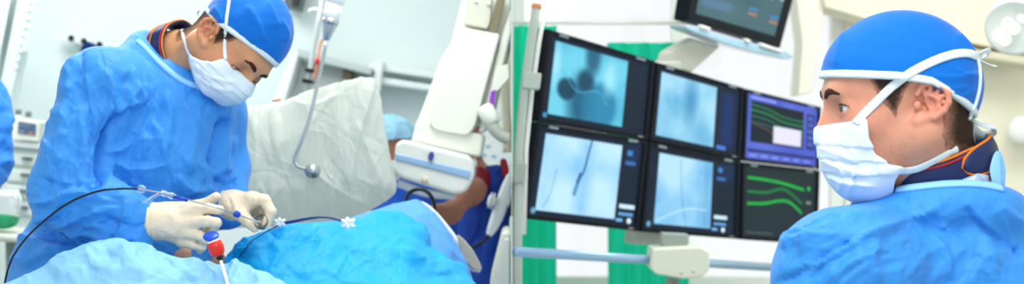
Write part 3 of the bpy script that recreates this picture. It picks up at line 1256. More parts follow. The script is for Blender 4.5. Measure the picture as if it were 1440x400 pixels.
# opening for the neck
nkL = Frame(L(238, 86, 0.055), (0.80, 0, -0.60), (0.58, -0.25, 0.78))
F.fr = None
for i in range(24):
    t0, t1 = 2 * math.pi * i / 24, 2 * math.pi * (i + 1) / 24
    F.cap(nkL.w((0.076 * math.cos(t0), 0.086 * math.sin(t0), 0)), nkL.w((0.076 * math.cos(t1), 0.086 * math.sin(t1), 0)), 0.011, k=0.025)
F.cap(nkL.w((0, 0, 0.062)), nkL.w((0.02, 0, 0.16)), 0.076, 0.085, k=0.008, op='-')
V, Fq = F.mesh(2)
cl = [([(168, 158), (160, 180), (152, 210), (144, 245)], -0.022, 6), ([(192, 141), (168, 156), (158, 190)], 0.009, 6), ([(145, 95), (158, 125), (150, 185)], 0.007, 6),
      ([(100, 112), (120, 135), (130, 180), (128, 215)], -0.004, 3), ([(150, 216), (180, 203), (215, 196)], 0.007, 6), ([(150, 224), (190, 238), (238, 232)], 0.007, 6),
      ([(235, 125), (240, 175), (225, 238)], 0.006, 9), ([(282, 132), (272, 200), (262, 248)], 0.007, 9), ([(322, 165), (312, 205), (303, 240)], -0.019, 6),
      ([(45, 307), (80, 295), (95, 268)], 0.010, 6), ([(40, 286), (85, 276), (110, 262)], 0.008, 6), ([(75, 316), (125, 300), (168, 295)], 0.008, 6),
      ([(80, 324), (130, 325), (172, 335)], 0.007, 6), ([(60, 250), (90, 262), (120, 262)], -0.007, 5), ([(150, 230), (138, 262), (120, 270)], -0.012, 6),
      ([(108, 150), (92, 200), (88, 245)], 0.006, 8), ([(125, 140), (118, 190), (125, 250)], 0.006, 7), ([(30, 330), (70, 345), (110, 352)], 0.009, 8),
      ([(20, 370), (60, 362), (110, 340)], 0.008, 8), ([(140, 345), (180, 330), (230, 345)], 0.008, 8), ([(245, 245), (262, 262), (292, 268)], 0.008, 6),
      ([(205, 100), (200, 160), (196, 200)], 0.004, 7), ([(290, 262), (308, 270), (332, 266)], 0.007, 4), ([(292, 275), (312, 282), (334, 276)], 0.007, 4),
      ([(300, 250), (318, 258), (338, 250)], -0.006, 4), ([(160, 270), (178, 285), (176, 318)], 0.006, 4), ([(150, 300), (165, 318), (160, 335)], -0.006, 4),
      ([(332, 190), (325, 222), (318, 248)], 0.006, 5)]
cl += rand_creases(26, 55, 150, 90, 255, 60, 125, 30, 80, 0.0045, 5, 1) + rand_creases(34, 160, 320, 110, 260, 55, 120, 30, 80, 0.004, 5, 2)
cl += rand_creases(26, 40, 190, 260, 340, -30, 35, 20, 60, 0.0045, 4, 3) + rand_creases(18, 5, 280, 330, 400, -40, 20, 40, 90, 0.006, 7, 4)
V = crease(V, Fq, cl, noise_amp=0.0010, nscale=9, seed=2.0, stretch=(1.2, 1, 0.8))
V, Fq = subdivide(V, Fq)
fine = rand_creases(60, 55, 150, 90, 255, 65, 120, 25, 80, 0.0022, 2.4, 101) + rand_creases(80, 160, 330, 110, 260, 50, 125, 25, 90, 0.0018, 2.4, 102)
fine += rand_creases(60, 40, 190, 255, 340, -35, 40, 20, 70, 0.0024, 2.2, 103) + rand_creases(30, 5, 280, 330, 400, -40, 20, 30, 80, 0.0022, 2.4, 104) + rand_creases(40, 110, 330, 75, 200, 10, 170, 15, 50, 0.0012, 2.0, 105)
V = crease(V, Fq, fine, gain=1.0)
mk('gown', (V, Fq), GOWN, surgeon)
gownL_bvh = bvh_of((V, Fq))
gt = mk('gown_trim', ribbon_on(gownL_bvh, [(194, 58), (205, 68), (222, 86), (240, 102), (258, 114), (276, 121), (296, 126)], 0.013, thick=0.004, lift=0.0005, n=50, default=3.0), GOWN_TRIM, surgeon)
gt['label'] = 'pale blue edging of the gown neckline'


# gloves
def G(px, py, dy=0.0):
    return P(px, py, 2.80 + dy)


def finger(F, pts, rs, k0=0.007):
    F.chain(pts, rs, k=0.003, k0=k0)


F = Field(axis(G(172, 0)[0], G(330, 0)[0], h=0.0015), axis(2.70, 2.90, h=0.0016), axis(G(0, 368)[2], G(0, 262)[2], h=0.0015))
Wr = G(206, 311, 0.0)
F.cap(G(186, 311, 0.005), G(214, 312, 0), 0.0345, 0.0335)
F.cap(G(214, 312), G(240, 314, 0), 0.0330, 0.030, k=0.02)
for p, r in [((262, 301, 0.0), 0.0180), ((264, 313, -0.008), 0.0180), ((262, 326, -0.006), 0.0175), ((256, 337, 0.002), 0.0150)]:
    F.cap(G(236, 313, 0), G(*p), 0.028, r, k=0.014)
hand_base = F.D.copy()
finger(F, [G(262, 299, -0.008), G(292, 293.5, -0.022), G(309, 296, -0.018)], [0.0140, 0.0104, 0.0092])
finger(F, [G(264, 314, -0.014), G(292, 311.5, -0.036), G(304, 314, -0.030), G(301, 321, -0.008), G(290, 326, 0.006)], [0.0140, 0.0106, 0.0104, 0.0096, 0.0088])
finger(F, [G(262, 328, -0.012), G(281, 332, -0.026), G(289, 337, -0.020), G(284, 342, -0.002)], [0.0130, 0.0100, 0.0098, 0.009])
finger(F, [G(256, 339, -0.002), G(272, 345, -0.014), G(284, 348, -0.010), G(281, 352, 0.004)], [0.0112, 0.0090, 0.0085, 0.008])
finger(F, [G(234, 298, 0.016), G(268, 292, 0.030), G(290, 287, 0.030), G(304, 277, 0.020)], [0.018, 0.0135, 0.0115, 0.0092], k0=0.015)
V, Fq = F.mesh(2)
cl = [([(240 + i * 3, 300 - i), (246 + i * 3, 318), (243 + i * 3, 338)], 0.0010, 2) for i in range(3)]
cl += [([(x, 286), (x - 2, 310), (x + 1, 336)], 0.0016 * s, 1.6) for x, s in ((190, 1), (195, -1), (199, 1), (204, -1), (209, 1), (214, 1))]
V = crease(V, Fq, cl, noise_amp=0.0012, nscale=60, seed=8, ridged=False)
g1 = mk('glove', (V, Fq), LATEX, surgeon)
g1['label'] = 'cream latex glove on the nearer hand'
q = project(V)
rim = G(186, 311, 0.005)
mk('glove_cuff_roll', tube([rim + 0.0350 * (math.cos(t) * np.array([0.10, 0.99, 0]) + math.sin(t) * np.array([0.0, 0, 1.0])) for t in np.linspace(0, 2 * math.pi, 49)], 0.0022, n=8), LATEX, g1)


def H(px, py, dy=0.0):
    return P(px, py, 2.86 + dy)


F = Field(axis(H(304, 0)[0], H(396, 0)[0], h=0.0014), axis(2.78, 3.02, h=0.0016), axis(H(0, 336)[2], H(0, 262)[2], h=0.0014))
F.cap(H(312, 287, 0.06), H(328, 288, 0.035), 0.0275, 0.027)
F.cap(H(328, 287, 0.035), H(356, 282, 0.004), 0.0255, 0.0165, k=0.015)
F.cap(H(328, 292, 0.035), H(348, 290, 0.035), 0.024, 0.018, k=0.015)
finger(F, [H(354, 280, 0.004), H(372, 282, -0.008), H(381, 298, -0.012), H(374, 316, -0.012)], [0.0150, 0.0118, 0.0108, 0.0092])
finger(F, [H(352, 281, 0.016), H(368, 284, 0.016), H(376, 300, 0.014), H(370, 318, 0.008)], [0.0135, 0.0115, 0.0105, 0.0090])
finger(F, [H(348, 284, 0.036), H(360, 290, 0.040), H(366, 304, 0.036), H(364, 317, 0.024)], [0.0125, 0.0110, 0.0100, 0.0085])
finger(F, [H(342, 288, 0.052), H(352, 298, 0.056), H(356, 308, 0.050), H(354, 317, 0.040)], [0.0115, 0.0095, 0.0086, 0.0078])
finger(F, [H(330, 294, 0.012), H(342, 305, -0.010), H(351, 314, -0.018), H(358, 321, -0.016)], [0.0190, 0.0135, 0.0115, 0.0088], k0=0.02)
V, Fq = F.mesh(2)
V = crease(V, Fq, [([(326, 276), (332, 290), (330, 304)], 0.0012, 2), ([(320, 276), (325, 290), (323, 302)], -0.0012, 2), ([(356, 276), (360, 282), (360, 292)], 0.001, 2)], noise_amp=0.0011, nscale=60, seed=5, ridged=False)
g2 = mk('glove', (V, Fq), LATEX, surgeon)
g2['label'] = 'cream latex glove on the farther hand, pinching'

# ---- instruments in and around the hands
cath = empty('catheter_introducer', G(240, 280), 'slim blue and steel catheter held through both gloved hands, clear fitting at its end', 'catheter')
rod = [G(193, 266, -0.03), G(240, 274, -0.034), G(262, 281, -0.034), G(300, 291, -0.046), G(335, 302, -0.02), G(366, 314, 0.02)]
mk('wire', tube(rod, 0.0016, n=10, smooth=40), STEEL, cath)
mk('clear_hub', lathe(G(194, 265, -0.03), G(205, 268, -0.031), [(0, 0.004), (0.08, 0.0075), (0.3, 0.0085), (0.7, 0.008), (0.92, 0.006), (1, 0.003)]), CLEAR, cath)
mk('clear_hub', lathe(G(226, 271, -0.033), G(245, 277, -0.034), [(0, 0.003), (0.05, 0.0058), (0.3, 0.0062), (0.5, 0.0045), (0.75, 0.0065), (0.95, 0.0068), (1, 0.004)]), CLEAR, cath)
mk('side_arm', tube([G(224, 273, -0.034), G(212, 280, -0.038), G(202, 286, -0.040)], [0.0030, 0.0034, 0.0030], n=10, smooth=14), CLEAR, cath)
mk('blue_sleeve', tube([G(244, 277, -0.034), G(256, 280, -0.034), G(264, 282, -0.034)], 0.0040, n=12), BLUEP, cath)
mk('torque_knob', lathe(G(329, 300, -0.026), G(338, 303.5, -0.022), [(0, 0.003), (0.1, 0.0062), (0.35, 0.0068), (0.65, 0.0062), (0.9, 0.0052), (1, 0.002)]), BLUEP, cath)

cable = mk('black_cable', tube([G(194, 266, -0.03), G(165, 266, -0.075), G(135, 270, -0.085), G(100, 284, -0.085), G(68, 306, -0.075), G(38, 334, -0.04), G(18, 362, -0.01), G(8, 392, 0), G(4, 430, 0.01)], 0.0021, n=10, smooth=70), BLACK)
tag(cable, 'thin black cable looping across the surgeon\'s sleeve from the clear catheter fitting', 'cable')

dev = empty('connector_plug', P(303, 350, 2.66), 'red and black plug with a blue disc hanging below the gloved hand', 'plug')


def R_(px, py, dy=0):
    return P(px, py, 2.66 + dy)


mk('blue_disc', lathe(R_(297, 334.5, 0.002), R_(296.3, 331, -0.001), [(0, 0.008), (0.15, 0.0142), (0.6, 0.0150), (0.85, 0.0138), (1, 0.007)]), BLUEP, dev)
mk('blue_shaft', tube([R_(270, 300, 0.14), R_(284, 306, 0.132), R_(301, 306, 0.128)], 0.0052, n=12), mat('ink_plastic', (16, 28, 70), 0.35, 0.4), dev)
mk('neck', lathe(R_(296.5, 333), R_(300, 343), [(0, 0.0045), (0.4, 0.005), (0.6, 0.0042), (1, 0.005)]), GREY, dev)
mk('white_ring', lathe(R_(299, 338), R_(301, 342.5), [(0, 0.006), (0.2, 0.0115), (0.8, 0.0122), (1, 0.008)]), WHITE, dev)
mk('red_barrel', lathe(R_(300.5, 340), R_(308, 361), [(0, 0.011), (0.08, 0.0138), (0.4, 0.0152), (0.75, 0.0138), (0.95, 0.010), (1, 0.006)]), REDPL, dev)
mk('strain_relief', lathe(R_(307.5, 358.5), R_(310.5, 367), [(0, 0.0062), (0.2, 0.0075), (0.35, 0.006), (0.5, 0.0072), (0.7, 0.0055), (1, 0.004)]), BLACK, dev)
mk('white_cord', tube([R_(310, 366), R_(315, 382, -0.02), R_(320, 400, -0.05), R_(326, 430, -0.1)], 0.0030, n=10, smooth=20), WHITE, dev)

ring = mk('metal_cup', lathe(H(366, 310, -0.024), H(369, 314, -0.004), [(0.55, 0.0005), (0.5, 0.0105), (0.05, 0.0128), (0, 0.0140), (0.1, 0.0152), (0.5, 0.0160), (0.9, 0.0150), (1, 0.010)]), mat('dull_metal', (128, 128, 118), 0.35, 0.5, metal=0.6))
tag(ring, 'small grey metal cup pinched between thumb and finger of the farther glove', 'cup')

bluecath = empty('drainage_catheter', P(450, 312, 3.1), 'dark blue catheter arching over the cyan drape between two white fittings', 'catheter')


def K(px, py, dy=0.0):
    return P(px, py, 3.02 + dy)


mk('tube', tube([K(398, 314.5), K(412, 312, 0.0), K(430, 308.5), K(450, 306), K(468, 307.5), K(484, 313), K(496, 318, 0.02)], [0.0036, 0.0036, 0.0030, 0.0022, 0.0022, 0.0022, 0.0022], n=10, smooth=40), mat('navy_tube', (14, 40, 110), 0.3, 0.5), bluecath)
for cx, cy, sc in ((394, 313.5, 1.0), (490, 314.5, 1.25)):
    parts = [lathe(K(cx - 5 * sc, cy + 1), K(cx + 6 * sc, cy), [(0, 0.002), (0.1, 0.005 * sc), (0.4, 0.0055 * sc), (0.6, 0.0035 * sc), (1, 0.0042 * sc)], n=14)]
    for a in (40, 100, 150, 215, 265, 320):
        dx, dz = math.cos(math.radians(a)) * 9 * sc, math.sin(math.radians(a)) * 6.5 * sc
        parts.append(tube([K(cx, cy), K(cx + dx, cy - dz, -0.004)], [0.0045 * sc, 0.0030 * sc], n=8))
    mk('white_fitting', join(*parts), WHITE, bluecath)

# ---- drapes
def drape(name, contour, Yn, Yr, x0, x1, drop, m, lines, label, cat, back=0.35, power=1.7, nx=150, ny=60, namp=0.004, seed=0.0, parent=None, nfine=60, nstretch=(1, 1, 1)):
    cx = np.array([c[0] for c in contour], float)
    cy = np.array([c[1] for c in contour], float)
    sp = spline(np.stack([cx, cy], 1), 300)
    xs = np.linspace(x0, x1, nx)
    yc = np.interp(xs, sp[:, 0], sp[:, 1])
    V = []
    ts = np.linspace(0, 1 + back, ny)
    for i, x in enumerate(xs):
        yr = Yr if np.isscalar(Yr) else np.interp(x, [c[0] for c in Yr], [c[1] for c in Yr])
        zr = CAMZ + (200 - yc[i]) / FPX * yr
        for t in ts:
            if t <= 1:
                Y = Yn + (yr - Yn) * t
                z = zr - drop * (1 - t) ** power
            else:
                Y = yr + (yr - Yn) * (t - 1) * 0.6
                z = zr - drop * 2.2 * (t - 1) ** 1.6
            V.append(((x - 720) / FPX * Y, Y, z))
    Fq = []
    for i in range(nx - 1):
        for j in range(ny - 1):
            a = i * ny + j
            Fq.append((a, a + ny, a + ny + 1, a + 1))
    V, Fq = np.array(V), np.array(Fq)
    N = vnormals(V, Fq)
    if N[:, 2].mean() < 0:
        Fq = Fq[:, ::-1]
    V = crease(V, Fq, lines, front=False, noise_amp=namp, nscale=8, seed=seed, stretch=nstretch)
    V, Fq = subdivide(V, Fq)
    V = crease(V, Fq, rand_creases(nfine, x0, x1, 290, 405, -25, 50, 25, 90, 0.0028, 2.2, int(seed * 10) + 3), front=False, gain=1.0)
    o = mk(name, (V, Fq), m, parent, solid=0.002)
    if parent is None:
        tag(o, label, cat)
    return o, (V, Fq)


cd, cyan_vf = drape('cyan_surgical_drape', [(250, 402), (285, 385), (310, 366), (328, 350), (345, 336), (370, 325), (395, 319), (430, 315), (470, 314), (500, 310), (525, 307), (550, 304), (568, 308), (585, 320), (605, 338), (625, 356), (648, 378), (668, 400), (676, 410)],
                    2.77, [(250, 2.95), (400, 3.05), (560, 3.30), (680, 3.2)], 316, 668, 0.20, DRAPE_C,
                    [([(385, 325), (430, 340), (490, 357)], 0.010, 8), ([(490, 357), (520, 360), (560, 362)], 0.007, 5), ([(400, 355), (385, 375), (380, 398)], 0.004, 5),
                     ([(440, 318), (490, 330), (560, 342), (600, 350)], 0.006, 8), ([(505, 308), (545, 303), (580, 310), (615, 335)], 0.008, 7),
                     ([(490, 360), (478, 380), (470, 398)], 0.003, 3), ([(545, 360), (600, 372), (640, 392)], 0.006, 9), ([(330, 352), (350, 358), (372, 352)], 0.006, 5), ([(340, 335), (360, 345), (400, 345)], 0.005, 5)]
                    + rand_creases(30, 330, 660, 320, 400, -10, 35, 40, 110, 0.004, 6, 21),
                    'bright cyan surgical drape spread over the patient on the table', 'drape', namp=0.005, seed=6.0, power=1.4, back=0.12)
lt, _ = drape('pale_blue_drape', [(480, 312), (500, 304), (525, 296), (550, 289), (572, 284), (586, 281), (600, 290), (622, 312), (640, 340), (656, 370), (670, 408)], 3.35, [(480, 3.42), (590, 3.48), (680, 3.46)], 484, 668, 0.10,
              mat('mid_blue_drape_cloth', (96, 164, 230), 0.65, 0.3, bump=0.3, bscale=60, bdist=0.003), [([(585, 290), (612, 318), (640, 372)], 0.008, 6)] + rand_creases(6, 570, 660, 290, 390, 30, 60, 40, 70, 0.003, 5, 5),
              'mid blue sheet edge showing between the cyan drape and the white sheet', 'drape', namp=0.002, back=0.8, nx=60, ny=40, nfine=12)
fd, fore_vf = drape('foreground_drape', [(-40, 412), (0, 402), (40, 384), (80, 367), (120, 350), (150, 340), (172, 337), (195, 341), (222, 352), (250, 361), (280, 368), (310, 374), (345, 377), (370, 382), (395, 392), (415, 410)],
                    2.47, 2.70, -40, 412, 0.16, DRAPE_P,
                    [([(172, 340), (180, 365), (200, 398)], 0.008, 9), ([(150, 345), (110, 372), (80, 398)], 0.008, 12), ([(195, 345), (235, 370), (260, 398)], 0.008, 8), ([(260, 365), (290, 385), (300, 400)], 0.008, 6),
                     ([(320, 378), (350, 384), (360, 400)], 0.009, 6), ([(215, 352), (250, 385), (285, 400)], -0.006, 5), ([(335, 378), (325, 392), (322, 402)], 0.006, 4)] + rand_creases(22, 20, 400, 345, 400, -45, 60, 25, 70, 0.004, 5, 9),
                    'pale blue drape sheet in the front corner below the surgeon\'s forearm', 'drape', namp=0.004, seed=9.0, back=0.35, power=1.3)
# white sheet along the patient's far side
wv = []
for x0, y0, wd in [(588, 284, 8), (600, 287, 10), (614, 298, 12), (628, 314, 14), (642, 332, 16), (654, 348, 17), (664, 362, 15), (672, 374, 9), (677, 381, 3)]:
    wv.append((x0, y0, wd))
cen = [P(a - w_ * 0.5, b + w_ * 0.4, 3.54) for a, b, w_ in wv]
ws = mk('white_sheet', tube(cen, [w_ * 3.54 / FPX * 0.62 for _, _, w_ in wv], n=16, smooth=50, flat=(1.0, 0.45), nvec=(0.75, 0, 0.65)), SHEET)
tag(ws, 'folded white sheet edge running down beside the blue drapes', 'sheet')
wf_ = mk('pillow_corner', slab([(642, 330), (652, 338), (664, 352), (675, 372), (678, 381), (668, 380), (655, 368), (648, 352)], 3.50, 0.03, r=4), mat('beige_cloth', (176, 172, 158), 0.8, 0.2, bump=0.4, bscale=90, bdist=0.003), smooth=True, bevel=0.006)
tag(wf_, 'beige grey corner of padding below the white sheet edge', 'padding')

# wire thread on the drape
cb = bvh_of(cyan_vf, fore_vf)
gw = mk('guide_wire', ribbon_on(cb, [(398, 319), (377, 329), (356, 342), (345, 354), (339, 364)], 0.0016, thick=0.0014, lift=0.006, n=40), mat('dark_wire', (30, 70, 100), 0.4, 0.5, metal=0.4))
tag(gw, 'hair-thin guide wire curling down over the cyan drape near the hands', 'wire')

# patient under the drapes, on the table
pat = empty('person', (-0.55, 3.15, 0.96), 'patient lying under the blue drapes, a little bare skin showing below the gloves', 'person')
F = Field(axis(-1.25, -0.1, h=0.01), axis(2.66, 3.5, h=0.01), axis(0.9, 1.30, h=0.006))
F.cap(P(257, 362, 2.885), (-0.50, 2.98, 0.99), 0.011, 0.03, k=0.015)
F.cap((-0.42, 3.08, 1.00), (-0.20, 3.16, 1.00), 0.066, 0.062, k=0.05)
F.cap(P(253, 363, 2.88), P(262, 353, 2.88), 0.013, 0.010, k=0.02)
V, Fq = F.mesh(2)
mk('body', (V, Fq), SKIN, pat, col=np.tile(lin((206, 160, 134)), (len(V), 1)))

tb = empty('operating_table', (-0.6, 3.15, 0.0), 'operating table under the patient and the drapes', 'table')
it = empty('instrument_table', (-0.72, 2.6, 0.0), 'small steel instrument table under the pale blue corner drape', 'table')
mk('tabletop', box((-0.96, 2.50, 0.95), (-0.50, 2.66, 0.98)), STEEL, it, bevel=0.005)
for x_ in (-0.93, -0.53):
    for y_ in (2.53, 2.63):
        mk('leg', tube([(x_, y_, 0.95), (x_, y_, 0.0)], 0.012, n=12), STEEL, it)
mk('mattress', box((-0.54, 2.95, 0.86), (-0.11, 3.60, 0.93)), mat('black_mattress', (30, 34, 40), 0.6, 0.3), tb, bevel=0.02)
mk('tabletop', box((-0.55, 2.93, 0.82), (-0.10, 3.62, 0.86)), STEEL, tb, bevel=0.005)
mk('pedestal', box((-0.42, 3.05, 0.06), (-0.18, 3.3, 0.82)), CREAM, tb, bevel=0.02)
mk('base', box((-0.52, 2.92, 0.0), (-0.08, 3.4, 0.08)), CREAM, tb, bevel=0.02)

# ---- hanging radiation shield in a plastic cover
sh = empty('radiation_shield', P(445, 200, 3.66), 'hanging clear radiation shield wrapped in crumpled translucent plastic behind the patient', 'shield')
so = [(343, 152), (365, 148), (390, 146), (412, 138), (432, 128), (470, 119), (505, 112), (522, 109), (530, 113), (535, 140), (541, 180), (550, 225), (558, 258), (557, 272), (545, 282), (524, 295), (505, 303), (470, 316), (420, 320), (370, 320), (305, 322), (300, 240)]
PLAST = translucent(mat('plastic_film', (222, 228, 220), 0.25, 0.5, alpha=0.80), 0.4)
sd = sdpoly([P(a, b, 3.66)[[0, 2]] for a, b in rpoly(so, 5)])
F = Field(axis(P(290, 0, 3.66)[0], P(572, 0, 3.66)[0], h=0.0032), axis(3.55, 3.77, h=0.006), axis(P(0, 330, 3.66)[2], P(0, 98, 3.66)[2], h=0.0032))
F.D[:] = -1


def film(X, Y, Z):
    d2 = sd(X[:, 0, :], Z[:, 0, :])[:, None, :] if X.shape[1] == 1 else sd(X, Z)
    return d2 + 0 * Y


X, Y, Z = np.meshgrid(F.ax[0], [0.0], F.ax[2], indexing='ij')
d2 = sd(X[:, 0, :], Z[:, 0, :])
belly = 0.055 * np.clip(-d2 / 0.10, 0, 1) ** 0.5 + 0.004
dy = np.abs(F.ax[1][None, :, None] - 3.66)
F.D = np.maximum(d2[:, None, :], dy - belly[:, None, :]).astype(np.float32)
V, Fq = F.mesh(2)
pl = [([(528, 112), (515, 150), (498, 215), (490, 300)], 0.012, 7), ([(520, 112), (470, 140), (430, 190), (408, 250)], 0.008, 7), ([(432, 130), (436, 180), (424, 235), (420, 300)], 0.008, 6),
      ([(385, 148), (392, 200), (385, 260), (380, 310)], 0.010, 9), ([(352, 152), (362, 200), (358, 280)], 0.010, 8), ([(530, 130), (538, 190), (546, 240), (550, 275)], 0.008, 5),
      ([(475, 120), (480, 180), (468, 250), (462, 310)], 0.006, 6), ([(440, 240), (470, 262), (520, 290)], 0.006, 6), ([(410, 140), (440, 150), (500, 130)], 0.006, 5), ([(500, 170), (520, 220), (540, 270)], 0.009, 6)]
pl += rand_creases(26, 345, 545, 130, 300, 75, 112, 70, 150, 0.0030, 4, 31) + rand_creases(10, 350, 540, 120, 300, 20, 60, 50, 110, 0.002, 4, 32)
V = crease(V, Fq, pl, noise_amp=0.0010, nscale=7, seed=12, stretch=(1, 1, 0.6), gain=1.35)
V, Fq = subdivide(V, Fq)
V = crease(V, Fq, rand_creases(50, 335, 550, 115, 310, 70, 115, 40, 130, 0.0022, 2.0, 131) + rand_creases(25, 335, 550, 115, 310, 15, 70, 30, 90, 0.0018, 2.0, 132), gain=1.0)
mk('plastic_cover', (V, Fq), PLAST, sh)
film_bvh = bvh_of((V, Fq))
rp = mat('orange_sticker', (220, 110, 60), 0.6, 0.3)
tab_, _n = cast(film_bvh, 389, 142.5, 0.001, 3.62)
mk('sticker', prism([tab_ + np.array(d) for d in ((-0.012, 0, -0.002), (0.010, 0, 0.001), (0.011, 0, 0.006), (-0.011, 0, 0.003))], (0, -0.0015, 0)), rp, sh)
arm = [P(459, 60, 3.56), P(448, 112, 3.56), P(437, 160, 3.555), P(424, 198, 3.55), P(415.5, 218, 3.55), P(415, 228, 3.55), P(420, 235, 3.55), P(430, 238, 3.555), P(438, 240, 3.56)]
mk('support_arm', tube(arm, 0.0046, n=14, smooth=70), STEEL, sh)
mk('mounting_disc', lathe(P(439.5, 240.5, 3.535), P(439.5, 240.5, 3.60), [(0, 0.004), (0.02, 0.012), (0.2, 0.0135), (0.22, 0.019), (0.45, 0.020), (1, 0.012)]), STEEL, sh)
mk('cone', lathe(P(458.5, 57, 3.56), P(466, 26, 3.56), [(0, 0.0065), (0.05, 0.0085), (0.7, 0.0185), (0.74, 0.0185), (0.76, 0.021), (1, 0.021)]), STEEL, sh)
mk('joint', lathe(P(464.5, 28, 3.56), P(476, -14, 3.56), [(0, 0.017), (0.04, 0.021), (0.5, 0.022), (0.54, 0.018), (0.58, 0.024), (1, 0.024)]), WHITE, sh)
mk('ceiling_arm', tube([P(475, -8, 3.56), P(483, -45, 3.57), np.array([P(486, 0, 3.6)[0], 3.6, 2.2]), np.array([P(486, 0, 3.6)[0], 3.6, 2.99])], 0.022, n=16, smooth=30), CREAM, sh)

# ---- C-arm x-ray head
ca = empty('x_ray_gantry', P(640, 200, 4.0), 'tall cream x-ray gantry leaning over the table, its lower head bagged in plastic', 'x-ray machine')
mk('column', slab([(652, -10), (718, -10), (718, 60), (690, 180), (584, 178), (620, 82), (634, 60)], 4.02, 0.26), CREAM, ca, smooth=True, bevel=0.008)
mk('column_cover', slab([(641, 37), (703, 48), (668, 178), (658, 192), (612, 184), (602, 172)], 3.965, 0.08, r=[3, 4, 12, 10, 10, 12]), CREAM, ca, smooth=True, bevel=0.010)
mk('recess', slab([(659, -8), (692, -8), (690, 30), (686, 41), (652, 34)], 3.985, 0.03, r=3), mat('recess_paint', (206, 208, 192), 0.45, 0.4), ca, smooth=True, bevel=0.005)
pv = []
for i in range(9):
    for j in range(3):
        a = P(700.5 - i * 1.6 - j * 2.6 + 1.5, 2 + i * 4.6 + j * 0.7, 3.972)
        pv.append(lathe(a, a + np.array([0, 0.008, 0]), [(0, 0.0018), (1, 0.0018)], n=8))
mk('perforated_strip', slab([(700, -8), (712, -8), (698, 47), (687, 44)], 3.974, 0.03), mat('olive_metal', (132, 124, 98), 0.5, 0.4, metal=0.3, bump=0.8, bscale=260, bdist=0.004), ca, smooth=False)
mk('recess_screw', lathe(P(688, 6, 3.978), P(688, 6, 3.99), [(0, 0.003), (0.2, 0.0065), (1, 0.0065)]), GREYB, ca)
mk('recess_screw', lathe(P(670, 3, 3.978), P(670, 3, 3.99), [(0, 0.002), (0.2, 0.0045), (1, 0.0045)]), GREYB, ca)
mk('side_rail', slab([(719, 12), (719, 45), (683, 185), (673, 187), (708, 40)], 3.99, 0.14), CREAM, ca, smooth=True, bevel=0.006)
mk('neck_block', slab([(586, 168), (682, 190), (676, 222), (578, 200)], 3.98, 0.24, r=6), CREAM, ca, smooth=True, bevel=0.010)
BAG = mat('bagged_enamel', (216, 222, 218), 0.18, 0.6, bump=0.25, bscale=26, bdist=0.006, coat=0.5)
hd = mk('x_ray_head', slab([(556, 203), (566, 196), (660, 219), (667, 228), (668, 248), (655, 271), (640, 275), (562, 251), (553, 240)], 3.92, 0.30, r=[5, 6, 8, 6, 8, 10, 10, 9, 8]), BAG, ca, smooth=True, bevel=0.022, segs=5)
mk('blue_band', slab([(555, 216), (662, 241), (660, 252), (556, 225)], 3.914, 0.04), mat('blue_band', (140, 178, 214), 0.3, 0.5), hd, smooth=True, bevel=0.003)
bc = P(606, 220, 3.905)
mk('blue_button', prism([bc + np.array([0.0075 * math.cos(t) + 0.002 * math.sin(t), 0, 0.0125 * math.sin(t)]) for t in np.linspace(0, 2 * math.pi, 25)[:-1]], (0, 0.02, 0)), mat('indigo_plastic', (40, 70, 150), 0.35, 0.4), hd, smooth=True, bevel=0.002)
mk('beige_button', lathe(P(597, 253, 3.908), P(597, 253, 3.93), [(0, 0.006), (0.15, 0.0095), (1, 0.0095)]), mat('beige_plastic', (214, 200, 180), 0.4, 0.4), hd)
bagp = []
for a, b in [((560, 262), (640, 286)), ((552, 232), (558, 260))]:
    bagp.append(tube([P(a[0], a[1] - 4, 3.96), P((a[0] + b[0]) / 2, (a[1] + b[1]) / 2 - 2, 3.95), P(b[0], b[1] - 10, 3.96)], 0.012, n=10, smooth=20))
mk('bag_fold', join(*bagp), mat('bag_film', (226, 234, 234), 0.2, 0.6, alpha=0.55, bump=0.4, bscale=60, bdist=0.004), hd)
mk('hose', tube([P(688, 162, 3.95), P(693, 178, 3.94), P(703, 190, 3.94), P(713, 195, 3.94), P(716.5, 196, 3.94)], [0.021, 0.018, 0.0165, 0.0165, 0.016], n=18, smooth=30), mat('hose_grey', (172, 178, 166), 0.45, 0.4), ca)
mk('hose_fitting', lathe(P(680, 150, 3.95), P(694, 174, 3.94), [(0, 0.019), (0.1, 0.024), (0.6, 0.0245), (0.75, 0.021), (1, 0.020)]), CREAM, ca)
mk('purple_label', slab([(690.5, 129), (697, 126), (695, 147), (687, 149)], 3.955, 0.01), mat('purple_label', (140, 60, 190), 0.5, 0.3), ca, smooth=False)
mk('bracket', slab([(697, 95), (715, 90), (716, 110), (700, 128), (690, 130)], 3.97, 0.06, r=3), CREAM, ca, smooth=True, bevel=0.008)
mk('ceiling_column', box((P(668, 0, 4.06)[0], 4.06, P(0, -5, 4.06)[2]), (P(713, 0, 4.2)[0], 4.24, 2.98)), CREAM, ca, bevel=0.01)

hs = mk('side_hose', tube([P(711, 88, 4.42), P(709, 120, 4.42), P(711, 150, 4.42), P(713, 180, 4.42), P(713, 215, 4.42)], 0.014, n=14, smooth=20), mat('beige_hose', (214, 206, 184), 0.5, 0.3))
tag(hs, 'beige hose hanging behind the x-ray gantry near the partition', 'hose')
